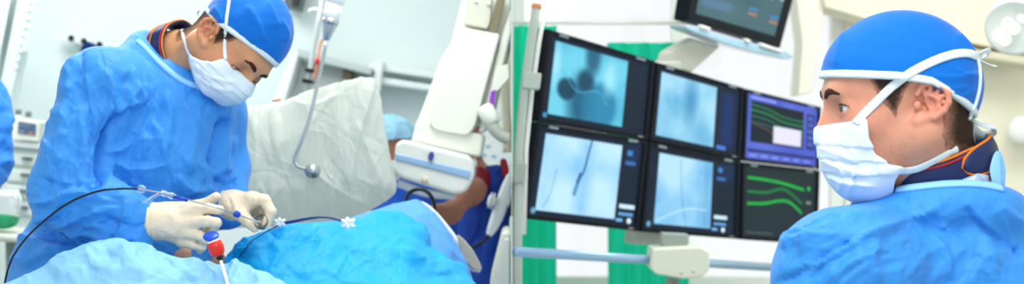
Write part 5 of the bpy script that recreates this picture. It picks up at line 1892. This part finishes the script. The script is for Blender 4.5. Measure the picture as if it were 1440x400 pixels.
        img = over(img, 0.8 * rect(u, v, 0.05, 0.4, 0.03, 0.07), (170, 184, 250))
    elif kind == 5:
        img[:] = (24, 40, 46)
        g = (14, 180, 62)
        img = over(img, stroke(u, v, [(0.06, 0.16), (0.3, 0.17), (0.55, 0.20), (0.82, 0.26)], 0.030), g)
        img = over(img, 0.85 * stroke(u, v, [(0.06, 0.36), (0.3, 0.35), (0.5, 0.28), (0.62, 0.32), (0.80, 0.46)], 0.028), (12, 140, 60))
        img = over(img, stroke(u, v, [(0.06, 0.53), (0.28, 0.51), (0.5, 0.45), (0.64, 0.47), (0.80, 0.60)], 0.030), g)
        img = over(img, disc(u, v, 0.90, 0.24, 0.028, 0.045, 0.4), (30, 190, 80))
        img = over(img, rect(u, v, 0.86, 0.94, 0.42, 0.47) * 0.8, (150, 160, 160))
        img = over(img, rect(u, v, 0.87, 0.94, 0.56, 0.66, 0.03) * 0.7, (120, 80, 50))
        for k in range(8):
            img = over(img, 0.7 * rect(u, v, 0.05 + 0.045 * k, 0.08 + 0.045 * k, 0.93, 0.955), (140, 160, 170))
    else:              # the ceiling-hung monitor: teal grey desktop
        img[:] = (66, 98, 108)
        img = over(img, 0.6 * n1, (84, 118, 124))
        img = over(img, rect(u, v, 0.03, 0.42, 0.66, 0.86, 0.05), (86, 124, 150))
        img = over(img, disc(u, v, 0.13, 0.56, 0.045, 0.07, 0.4), (40, 170, 140))
        img = over(img, rect(u, v, 0.06, 0.09, 0.62, 0.70, 0.02), (190, 120, 60))
        for (a, b, c) in ((0.50, 0.36, (150, 176, 180)), (0.52, 0.44, (170, 190, 190)), (0.66, 0.42, (190, 200, 198)), (0.82, 0.30, (140, 165, 170)), (0.84, 0.42, (170, 186, 190)), (0.97, 0.28, (150, 170, 175)), (0.97, 0.40, (190, 204, 204))):
            img = over(img, disc(u, v, a, b, 0.03, 0.05, 0.5) * 0.9, c)
        for (a, b) in ((0.64, 0.64), (0.92, 0.68)):
            img = over(img, rect(u, v, a - 0.05, a + 0.08, b, b + 0.07, 0.02), (64, 132, 190))
            img = over(img, rect(u, v, a - 0.05, a + 0.08, b + 0.08, b + 0.15, 0.02) * 0.9, (176, 130, 106))
    return lin(np.clip(img, 0, 255).reshape(-1, 3)), W, H


SCREEN = emis('screen_picture', (100, 150, 200), 1.0, 'Col')
LABELP = mat('label_plate', (120, 136, 148), 0.5, 0.4)


def monitor(name, q, kind, label, cat='monitor', group=None, pl=PL, thick=0.055, ins=(0.035, 0.045, 0.035, 0.05), plates=True):
    base = pl(*lerp2(q, 0.5, 1.0))
    t = empty(name, base, label, cat, group)
    c = [pl(*p) for p in q]
    n = pl.n
    mk('casing', prism([p + n * 0.012 for p in c], n * thick), BEZEL, t, bevel=0.006)
    qi = inset(q, *ins)
    # bezel: a frame with an opening
    o = [pl(*p) for p in q]
    i = [pl(*p) for p in qi]
    V = np.array(o + i + [p + n * 0.012 for p in o] + [p + n * 0.010 for p in i])
    Fq = []
    for k in range(4):
        j = (k + 1) % 4
        Fq += [(k, 4 + k, 4 + j, j), (4 + k, 12 + k, 12 + j, 4 + j), (k, j, 8 + j, 8 + k)]
    mk('bezel', (V, Fq), BEZEL, t, smooth=False, bevel=0.0025)
    col, W, H = paint(kind)
    V, Fq = grid_quad([p + n * 0.006 for p in i], W, H)
    mk('screen', (V, Fq), SCREEN, t, smooth=False, col=col)
    if plates:
        for uu in (0.14, 0.86):
            pq = inset(q, uu - 0.042, 0.014, 1 - uu - 0.042, 0.957)
            mk('label_plate', prism([pl(*p) - n * 0.003 for p in pq], n * 0.004), LABELP, t, smooth=False)
        pq = inset(q, 0.90, 0.965, 0.06, 0.015)
        mk('power_button', prism([pl(*p) - n * 0.003 for p in pq], n * 0.004), GREY, t, smooth=False)
    return t


bank = 'monitors of the six screen bank'
MQ = [([(772, 41), (922, 86), (912, 197), (757, 171)], 0, 'upper left monitor of the bank, teal x-ray with a dark round shadow'),
      ([(925, 88), (1047, 124), (1042, 225), (914, 198.5)], 1, 'upper middle monitor of the bank, pale blue x-ray beside a navy strip'),
      ([(1049.5, 125), (1155, 151), (1153, 239), (1045, 227)], 2, 'upper right monitor of the bank, violet window with a white box'),
      ([(756.6, 172.2), (912, 198.2), (899, 326), (737, 308)], 3, 'lower left monitor of the bank, light x-ray crossed by a dark catheter line'),
      ([(913.6, 199.6), (1042, 226.2), (1039, 337), (902, 326.5)], 4, 'lower middle monitor of the bank, pale x-ray beside white buttons'),
      ([(1044.8, 228.2), (1153.5, 240.2), (1150, 345), (1042, 337.5)], 5, 'lower right monitor of the bank, three green curves on black')]
for q, k, lab in MQ:
    monitor('x_ray_monitor', q, k, lab, group=bank)

rk = empty('monitor_rack', PL(950, 330, 0.2), 'grey rack and post carrying the six screen bank', 'rack')
for (a, b) in (((790, 100), (1140, 190)), ((780, 260), (1140, 300))):
    p0, p1 = PL(*a), PL(*b)
    mk('cross_bar', prism([p0 + PL.n * 0.075 + np.array([0, 0, 0.03]), p1 + PL.n * 0.075 + np.array([0, 0, 0.03]), p1 + PL.n * 0.075 - np.array([0, 0, 0.03]), p0 + PL.n * 0.075 - np.array([0, 0, 0.03])], PL.n * 0.04), GREYB, rk, bevel=0.005)
mk('post', prism([PL(968, 90, 0.118), PL(1000, 90, 0.118), PL(972, 352, 0.118), PL(934, 352, 0.118)], PL.n * 0.05), mat('post_grey', (186, 192, 186), 0.4, 0.4), rk, bevel=0.006)

# ceiling-hung monitor over the bank
PT = Plane(0.3526 - 0.012, -1.466e-4, -1.9e-5)
monitor('overhead_monitor', [(984, -72), (1126, -40), (1097, 68), (967, 29)], 6, 'single dark framed monitor hanging above the six screen bank', pl=PT, ins=(0.075, 0.07, 0.07, 0.13), plates=False, thick=0.05)
tr = empty('monitor_tray', PT(1024, 62), 'slim shiny tray below the overhead monitor on a white swivel arm', 'tray')
ty = [(946, 36), (958, 37), (1000, 49), (1050, 62), (1092, 72), (1102, 79), (1096, 82), (1084, 82), (1040, 72), (1000, 60), (965, 47), (950, 41)]
mk('tray_plate', prism([PT(a, b, -0.05) for a, b in ty], PT.n * 0.07), mat('tray_blue', (150, 196, 226), 0.10, 0.7, coat=0.8), tr, bevel=0.008)
for a, b, c, d in ((966, 33.5, 979, 40), (1051, 59, 1080, 71), (1030, 52.5, 1036, 58)):
    mk('tray_highlight', prism([PT(a, b, -0.062), PT(c, d - 2, -0.062), PT(c, d + 2, -0.062), PT(a, b + 5, -0.062)], PT.n * 0.02), WHITE, tr, bevel=0.004)  # white pieces standing in for bright highlights on the tray
mk('swivel_arm', prism([PT(982, 54, 0.02), PT(1022, 66, 0.02), PT(990, 104, 0.05), PT(986, 104, 0.05), PT(950, 94, 0.05), PT(950, 74, 0.03)], PT.n * 0.04), mat('arm_white', (226, 230, 224), 0.35, 0.45), tr, bevel=0.012)
mk('ceiling_arm', prism([PT(1030, -60, 0.07), PT(1064, -54, 0.07), PT(1058, 40, 0.07), PT(1024, 32, 0.07)], PT.n * 0.08), GREYB, tr, bevel=0.01)
pz = PT(1047, -55, 0.11)
mk('ceiling_tube', tube([pz, np.array([pz[0], pz[1], 2.99])], 0.04, n=20), WHITE, tr)

# pole with orange tip, leaning beside the bank
po = empty('support_pole', P(736, 240, 3.95), 'pale grey pole with an orange cap leaning beside the monitor bank', 'pole')
PG = mat('pole_pale_grey', (176, 190, 184), 0.4, 0.4)
mk('pole', tube([P(754, 10, 3.95), P(750, 40, 3.95), P(737, 130, 3.95), P(729, 215, 3.95), P(727.5, 330, 3.95), P(727.5, 400, 3.95), np.array([P(727.5, 0, 3.95)[0], 3.95, 0.0])], 0.0132, n=20), PG, po)
mk('orange_cap', lathe(P(754, 12, 3.95), P(755, 5, 3.95), [(0, 0.0140), (0.2, 0.0148), (0.8, 0.0146), (1, 0.012)]), mat('orange_plastic', (214, 140, 92), 0.5, 0.4), po)
mk('pole_highlight', tube([P(765, 20, 4.05), P(758, 60, 4.05), P(748, 130, 4.05), P(740, 210, 4.05), P(737, 330, 4.05)], 0.006, n=12), WHITE, po)  # white strip standing in for the pole's reflected highlight
mk('clamp', slab([(737, 100), (762, 103), (759, 126), (734, 124)], 3.925, 0.09, r=3), PG, po, bevel=0.008)
mk('clamp', slab([(723, 228), (741, 230), (738, 258), (722, 258)], 3.925, 0.09, r=3), mat('clamp_grey', (160, 170, 164), 0.4, 0.4), po, bevel=0.008)

# rail with clamp
ra = empty('equipment_rail', P(900, 366, 4.2), 'long pale blue rail crossing below the monitor bank, with a beige clamp block', 'rail')
r0, r1, r2 = P(724.5, 354.5, 3.75), P(915, 366, 4.25), P(1190, 383, 5.2)
mk('rail_bar', tube([r0, r1, r2], 0.0135, n=18, flat=(1.0, 0.8)), mat('rail_blue', (150, 186, 220), 0.25, 0.5, metal=0.3), ra)
mk('clamp_block', slab([(917, 350), (985, 347), (998, 354), (998, 380), (988, 391), (960, 393), (922, 386), (914, 377)], 4.18, 0.14, r=4), mat('clamp_beige', (220, 224, 208), 0.4, 0.4), ra, bevel=0.015, segs=4)
mk('clamp_pin', slab([(930, 328), (969, 330), (967, 352), (931, 350)], 4.24, 0.06), mat('pin_grey', (150, 160, 154), 0.4, 0.4), ra, bevel=0.006)
for x, y in ((958, 384), (975, 382)):
    mk('screw', lathe(P(x, y, 4.175), P(x, y, 4.2), [(0, 0.004), (0.2, 0.0065), (1, 0.0065)]), GREYB, ra)
mk('rail_leg', tube([P(1120, 380, 5.0), np.array([P(1120, 0, 5.0)[0], 5.0, 0.0])], 0.02, n=12), STEEL, ra)
mk('rail_leg', tube([P(790, 360, 3.95), np.array([P(790, 420, 3.95)[0], 3.97, 0.9]), np.array([P(790, 420, 3.95)[0], 3.97, 0.0])], 0.0115, n=12) if False else lathe(P(945, 392, 4.25), np.array([P(945, 0, 4.25)[0], 4.25, 0.0]), [(0, 0.02), (1, 0.02)]), STEEL, ra)

# curtains by the window
def curtain(x0, x1, ytop, amp, nf, lab, seed, D=5.75, lean=0.10):
    NX, NZ = 150, 50
    zt = CAMZ + (200 - ytop) / FPX * D
    V = []
    r = np.random.default_rng(seed)
    ph = r.uniform(0, 6, 4)
    for i in range(NX):
        u = i / (NX - 1)
        for j in range(NZ):
            v = j / (NZ - 1)
            z = zt * (1 - v) + 0.08 * v
            x = P(x0 + (x1 - x0) * u, 0, D)[0]
            s = math.sin(2 * math.pi * nf * u + ph[0] + 0.4 * math.sin(3 * v + ph[1])) + 0.45 * math.sin(2 * math.pi * nf * 2.3 * u + ph[2] + 0.5 * v)
            V.append((x + 0.01 * math.sin(4 * v + ph[3]) * (0.2 + u * (1 - u)), D + amp * s, z))
    Fq = [(i * NZ + j, i * NZ + j + 1, (i + 1) * NZ + j + 1, (i + 1) * NZ + j) for i in range(NX - 1) for j in range(NZ - 1)]
    o = mk('green_curtain', (np.array(V), Fq), GREEN)
    tag(o, lab, 'curtain', 'green curtains at the window')
    return o


curtain(722, 783, 36, 0.016, 2.5, 'emerald curtain hanging beside the pale pole at the partition', 3)
curtain(855, 968, 60, 0.018, 3.2, 'emerald curtain behind the middle of the monitor bank, above the rail clamp', 8)
cr = mk('curtain_rod', tube([P(721.5, 32, 5.75), P(1000, 32, 5.75)], 0.008, n=10), WHITE)
tag(cr, 'thin white curtain rod over the window', 'rod')

# background on the right
bh = mk('trim_1', slab([(1150, -60), (1470, -60), (1470, 78), (1400, 68), (1320, 52), (1240, 34), (1160, 10)], 6.15, 0.24), mat('bulkhead_cream', (236, 233, 214), 0.8, 0.2), bevel=0.01)
bh['kind'] = 'structure'
t2 = mk('trim_2', slab([(1112, -60), (1160, -60), (1160, 12), (1152, 60), (1140, 130), (1122, 135), (1128, 60)], 6.2, 0.18), mat('column_cream', (242, 241, 228), 0.8, 0.2), bevel=0.01)
t2['kind'] = 'structure'
t3 = mk('trim_3', slab([(1290, 78), (1340, 64), (1470, 84), (1470, 96), (1342, 76), (1292, 90)], 6.1, 0.2), mat('ledge_cream', (214, 210, 190), 0.8, 0.2), bevel=0.01)
t3['kind'] = 'structure'
sl = empty('surgical_lamp', P(1432, 30, 4.8), 'pale round surgical lamp at the upper corner beyond the cap', 'lamp')
la, lb = P(1436, 18, 4.9), P(1426, 40, 4.75)
mk('lamp_dish', lathe(la, lb, [(0, 0.02), (0.05, 0.05), (0.4, 0.085), (0.85, 0.10), (1, 0.096), (0.97, 0.085)]), mat('dish_white', (214, 224, 220), 0.3, 0.5), sl)
LAMP = emis('lamp_lens', (255, 252, 244), 1.1)
for k in range(7):
    c = np.asarray(lb) + (np.array([0, 0, 0]) if k == 0 else 0.058 * (math.cos(k * math.pi / 3) * np.array([0.9, 0.1, 0.4]) + math.sin(k * math.pi / 3) * np.array([0, -0.5, 0.85]) * 0.6))
    v, f = ball(c, 0.021, 10, (1, 0.6, 1))
    mk('lamp_lens', (v, f), LAMP, sl)
mk('lamp_arm', tube([P(1440, 14, 4.92), P(1452, -30, 4.95), np.array([P(1460, 0, 4.95)[0], 4.95, 2.4]), np.array([P(1460, 0, 4.95)[0], 4.95, 2.99])], 0.02, n=14, smooth=24), CREAM, sl)
wl = empty('wall_lamp', P(1436, 183, 6.2), 'blurred white round wall lamp at the far edge behind the gown tie', 'lamp')
mk('lamp_globe', ball(P(1436, 183, 6.22), 0.062, 16, (1, 0.6, 1)), WHITE, wl)
mk('lamp_base', lathe(P(1436, 183, 6.24), P(1436, 183, 6.40), [(0, 0.05), (1, 0.05)]), CREAM, wl)
cp = mk('low_cabinet', slab([(1395, 290), (1475, 288), (1475, 680), (1395, 680)], 5.9, 0.4), mat('low_cabinet_paint', (206, 216, 214), 0.5, 0.3), bevel=0.01)
tag(cp, 'pale grey cabinet top beside the gown\'s shoulder at the edge', 'cabinet')

# ---- surgeon watching the screens
DR = 1.93


def S(px, py, dy=0.0):
    return P(px, py, DR + dy)


frR = Frame(S(1276, 150), (-0.998, 0.05, -0.02), (-0.02, 0, 1))
doc = empty('person', (0.58, 1.98, 0.0), 'surgeon seen from behind in blue cap, mask and gown, looking at the monitors', 'person')
O = frR.o
F = Field(axis(0.26, 1.02, O[0] - 0.16, O[0] + 0.14, h=0.012, hf=0.0015), axis(1.62, 2.42, O[1] - 0.115, O[1] + 0.115, h=0.012, hf=0.0015), axis(0.0, 1.62, O[2] - 0.15, O[2] + 0.14, h=0.014, hf=0.0015))
neckR = frR.loc(S(1314, 262, 0.03))
BAGR, BRIMR = ((0.008, 0, 0.030), (0.109, 0.0865, 0.101)), ([-0.14, -0.105, -0.088, -0.053, -0.014, 0.024, 0.070, 0.115, 0.16], [-0.036, -0.030, -0.018, 0.004, 0.027, 0.034, 0.038, 0.042, 0.044])
head_ops(F, frR, eye_open=0.0054, neck=neckR, nr=0.056)
clip_ears(F, frR, BAGR, BRIMR)
F.fr = None
tr0 = S(1318, 300, 0.05)
F.cap(tr0, S(1330, 420, 0.08), 0.06, 0.12, k=0.05)
F.cap(S(1330, 420, 0.08), S(1330, 800, 0.10), 0.12, 0.13, k=0.05)
F.cap(tr0, S(1185, 410, -0.06), 0.04, 0.045, k=0.04)
F.cap(tr0, S(1478, 400, 0.20), 0.04, 0.05, k=0.05)
F.cap(S(1185, 405, -0.06), S(1150, 640, -0.04), 0.05, 0.042, k=0.04)
F.cap(S(1150, 640, -0.04), S(1100, 760, 0.2), 0.04, 0.028, k=0.03)
F.cap(S(1478, 400, 0.20), S(1490, 640, 0.26), 0.05, 0.042, k=0.04)
for s in (-0.09, 0.09):
    hip = S(1330, 800, 0.10) + np.array([s * 0.6, s, 0])
    F.cap(hip, (hip[0], hip[1], 0.48), 0.10, 0.062, k=0.05)
    F.cap((hip[0], hip[1], 0.48), (hip[0], hip[1], 0.08), 0.06, 0.04, k=0.03)
    F.cap((hip[0] + 0.03, hip[1], 0.05), (hip[0] - 0.15, hip[1] + 0.03, 0.035), 0.045, 0.033, k=0.03)
V, Fq = F.mesh(2)
mk('body', (V, Fq), SKIN, doc, col=skin_col(V, frR, (203, 148, 122), (204, 126, 106), (136, 88, 74), stub=0.42))
make_eyes(frR, doc, nrm(frR.f + 0.10 * frR.l - 0.06 * frR.u), (78, 88, 90))
make_brows(frR, doc, bvh=bvh_of((V, Fq)))
make_lashes(frR, doc, 0.0052)

F = local_field(frR, (-0.12, -0.10, -0.13), (0.10, 0.10, 0.09), 0.0019)
head_ops(F, frR, neck=neckR, nr=0.056, ears=False)
F.D -= 0.0021
make_hair(frR, doc, F, [(-0.14, 0.07), (0.066, 0.07), (0.064, 0.034), (0.054, 0.014), (0.040, -0.006), (0.030, -0.016), (0.024, 0.0), (0.020, 0.014), (0.010, 0.028), (-0.02, 0.032), (-0.032, 0.020), (-0.032, -0.012), (-0.027, -0.040), (-0.040, -0.066), (-0.074, -0.076), (-0.14, -0.074)],
          (186, 136, 112), (56, 42, 34), 0.021)

make_cap(frR, doc, [BAGR], BRIMR, band_w=0.0095,
         lines=[([(1300, 118), (1330, 125), (1365, 122)], 0.0012, 4), ([(1310, 105), (1345, 108), (1375, 100)], 0.0012, 4), ([(1335, 128), (1355, 134), (1374, 122)], 0.001, 3), ([(1345, 95), (1360, 104), (1378, 104)], 0.0012, 3), ([(1190, 40), (1180, 70), (1175, 95)], 0.002, 8), ([(1345, 45), (1360, 62), (1372, 80)], 0.0025, 4)], namp=0.0012, h=0.0019)
make_mask(frR, doc, [(0.068, -0.016), (0.17, -0.032), (0.17, -0.17), (0.025, -0.17), (0.030, -0.100), (0.022, -0.080), (0.040, -0.077), (0.057, -0.064), (0.066, -0.043)],
          lines=[([(1150, 205), (1175, 215), (1205, 225)], 0.0022, 4), ([(1152, 222), (1180, 234), (1225, 248)], 0.0022, 4), ([(1160, 245), (1190, 255), (1230, 262)], 0.0022, 4), ([(1200, 205), (1205, 232), (1196, 275)], 0.003, 4), ([(1178, 225), (1188, 250), (1180, 272)], 0.002, 4)], h=0.0019, seed=1.5)
bpy.context.view_layer.update()
sR = bvh_more(*[o for o in doc.children if o.name.split('.')[0] in ('body', 'hair', 'surgical_cap', 'cap_band', 'surgical_mask')])
mk('mask_tie', ribbon_on(sR, [(1203, 174), (1218, 158), (1238, 138), (1258, 119), (1285, 100), (1318, 84), (1345, 76), (1364, 76), (1374, 80)], 0.0115, thick=0.0018, lift=0.0016, n=60), TIE, doc)
mk('mask_tie', ribbon_on(sR, [(1236, 240), (1262, 240), (1288, 237), (1308, 228), (1328, 218), (1346, 211)], 0.0125, thick=0.0018, lift=0.0018, n=50), TIE, doc)
mk('cap_edging', ribbon_on(sR, [(1374, 84), (1377, 100), (1376.5, 122), (1372, 142), (1366, 158), (1362, 168)], 0.006, thick=0.0022, lift=0.0014, n=40), BAND, doc)
mk('tie_bow', tube([S(1374, 82, -0.005), S(1380, 75, -0.012), S(1389, 71, -0.008), S(1390, 76, 0.004), S(1381, 83, 0.004), S(1374, 84, -0.003)], 0.0042, n=10, smooth=40, flat=(0.3, 1)), TIE, doc)
mk('tie_tail', tube([S(1374, 83, -0.004), S(1384, 88, -0.006), S(1393, 92, -0.004), S(1400, 93, 0.0)], 0.0036, n=10, smooth=24, flat=(0.3, 1)), TIE, doc)
mk('cap_tie', tube([S(1364, 164, 0.0), S(1372, 172, -0.01), S(1384, 177, -0.012), S(1397, 179, -0.004), S(1396, 187, 0.008), S(1382, 190, 0.010), S(1371, 181, 0.004), S(1365, 168, 0.0)], 0.0055, n=10, smooth=60, flat=(0.28, 1)), BAND, doc)
mk('cap_tie', tube([S(1365, 164, -0.002), S(1368, 178, -0.004), S(1368, 190, -0.004), S(1370, 204, -0.002)], 0.0052, n=10, smooth=30, flat=(0.28, 1)), BAND, doc)

n_ax = nrm(np.array([0.30, -0.10, 0.95]))
colfr = Frame(S(1309, 240, 0.03), (-0.95, 0.05, -0.30), n_ax)
collar(colfr, doc, 0.0815, 0.081, 0.027, flap=(math.pi * 0.98, math.pi * 0.58, -0.012, 0.027), stripes=())

F = Field(axis(0.24, 1.10, h=0.0045), axis(1.55, 2.55, h=0.007), axis(0.3, 1.40, 1.10, 1.40, h=0.025, hf=0.0045))
F.cap(S(1318, 338, 0.05), S(1190, 392, -0.07), 0.055, 0.082)
F.cap(S(1318, 338, 0.05), S(1478, 392, 0.20), 0.055, 0.088, k=0.06)
F.cap(S(1322, 352, 0.05), S(1330, 430, 0.07), 0.075, 0.16, k=0.08)
F.cap(S(1240, 345, 0.02), S(1320, 342, 0.03), 0.058, 0.060, k=0.06)
F.cap(S(1330, 430, 0.07), S(1330, 800, 0.10), 0.165, 0.185, k=0.05)
F.cap(S(1330, 800, 0.10), S(1330, 1250, 0.10), 0.185, 0.20, k=0.05)
F.cap(S(1187, 396, -0.07), S(1150, 640, -0.04), 0.086, 0.075, k=0.05)
F.cap(S(1150, 640, -0.04), S(1100, 760, 0.2), 0.072, 0.05, k=0.03)
F.cap(S(1480, 398, 0.20), S(1490, 640, 0.26), 0.088, 0.075, k=0.05)
def nk(t, r=0.0, dz=0.0):
    c = S(1326, 307, 0.035)
    return c + np.array([(0.088 + r) * math.cos(t), -(0.092 + r) * math.sin(t), 0.026 * abs(math.sin(t)) ** 1.5 + dz])


for i in range(24):
    t0, t1 = 2 * math.pi * i / 24, 2 * math.pi * (i + 1) / 24
    F.cap(nk(t0), nk(t1), 0.012, k=0.04)
F.cap(S(1322, 222, 0.035), S(1318, 150, 0.035), 0.084, 0.09, k=0.010, op='-')
V, Fq = F.mesh(2)
cl = [([(1330, 284), (1288, 308), (1240, 328), (1180, 356), (1120, 386)], 0.009, 9), ([(1190, 303), (1152, 314), (1118, 334), (1104, 352)], 0.005, 6), ([(1114, 341), (1152, 336), (1195, 333)], 0.006, 5),
      ([(1090, 398), (1128, 380), (1174, 352), (1205, 340)], -0.009, 6), ([(1360, 288), (1372, 312), (1420, 344), (1446, 354)], -0.009, 9), ([(1304, 328), (1328, 360), (1336, 398)], 0.006, 11),
      ([(1236, 338), (1226, 365), (1240, 398)], 0.006, 9), ([(1366, 310), (1390, 345), (1400, 398)], 0.007, 11), ([(1406, 284), (1420, 300), (1445, 316)], 0.006, 7), ([(1270, 300), (1220, 300), (1180, 312)], 0.004, 9),
      ([(1250, 350), (1200, 372), (1160, 398)], 0.006, 8)]
cl += rand_creases(18, 1110, 1430, 310, 400, -55, -10, 50, 120, 0.0035, 8, 81) + rand_creases(10, 1100, 1200, 330, 400, -50, 0, 30, 70, 0.004, 5, 82) + rand_creases(8, 1340, 1440, 300, 400, 20, 70, 40, 100, 0.004, 8, 83)
V = crease(V, Fq, cl, noise_amp=0.0008, nscale=6, seed=31, stretch=(0.8, 1, 1.3), gain=1.5)
V, Fq = subdivide(V, Fq)
V = crease(V, Fq, rand_creases(40, 1100, 1300, 310, 400, -55, 0, 30, 120, 0.0014, 3, 181) + rand_creases(40, 1280, 1440, 290, 400, 10, 110, 30, 110, 0.0012, 3, 182) + rand_creases(16, 1150, 1400, 280, 400, -30, 30, 30, 90, 0.0010, 2.6, 183), gain=1.0)
mk('gown', (V, Fq), GOWN, doc)
gR = bvh_of((V, Fq))
trim, tn = [], []
for x_ in np.linspace(1262, 1408, 40):
    for y_ in np.arange(222, 320, 0.5):
        a_, n_ = cast(gR, x_, y_ + 5.0, 0.001)
        b_, _ = cast(gR, x_, y_, 0.001)
        if b_ is not None and b_[1] < 1.99 and a_ is not None:
            trim.append(a_)
            tn.append(n_)
            break
trim = relax_line(np.array(trim), 6)
gt2 = mk('gown_trim', tube(trim, 0.0072, n=12, flat=(0.45, 1), nvec=relax_line(np.array(tn), 6)), GOWN_TRIM, doc)
gt2['label'] = 'pale blue edging of the gown neckline'
mk('gown_tie', join(tube([S(1407, 284, -0.03), S(1403, 262, -0.045), S(1400, 240, -0.045), S(1402, 222, -0.04), S(1404, 214, -0.035)], [0.003, 0.0075, 0.0095, 0.0065, 0.003], n=14, smooth=40, flat=(0.18, 1), nvec=(0.35, -0.9, 0)), tube([S(1408, 284, -0.02), S(1410, 262, -0.03), S(1410, 240, -0.03), S(1407, 222, -0.033), S(1404, 214, -0.035)], [0.003, 0.0055, 0.0065, 0.0055, 0.003], n=14, smooth=40, flat=(0.18, 1), nvec=(0.6, -0.8, 0))), GOWN_TRIM, doc)
cbv = bvh_more(*[o for o in doc.children if o.name.split('.')[0] == 'lead_collar'])
lp_ = [cast(cbv, a, b, 0.004, 1.88)[0] for a, b in ((1352, 252), (1372, 244), (1386, 247), (1388, 258), (1366, 258))]
lb_ = mk('care_label', prism(lp_, (0, -0.0012, 0)), SHEET, doc, smooth=False)
lb_['label'] = 'white label at the back of the collar'
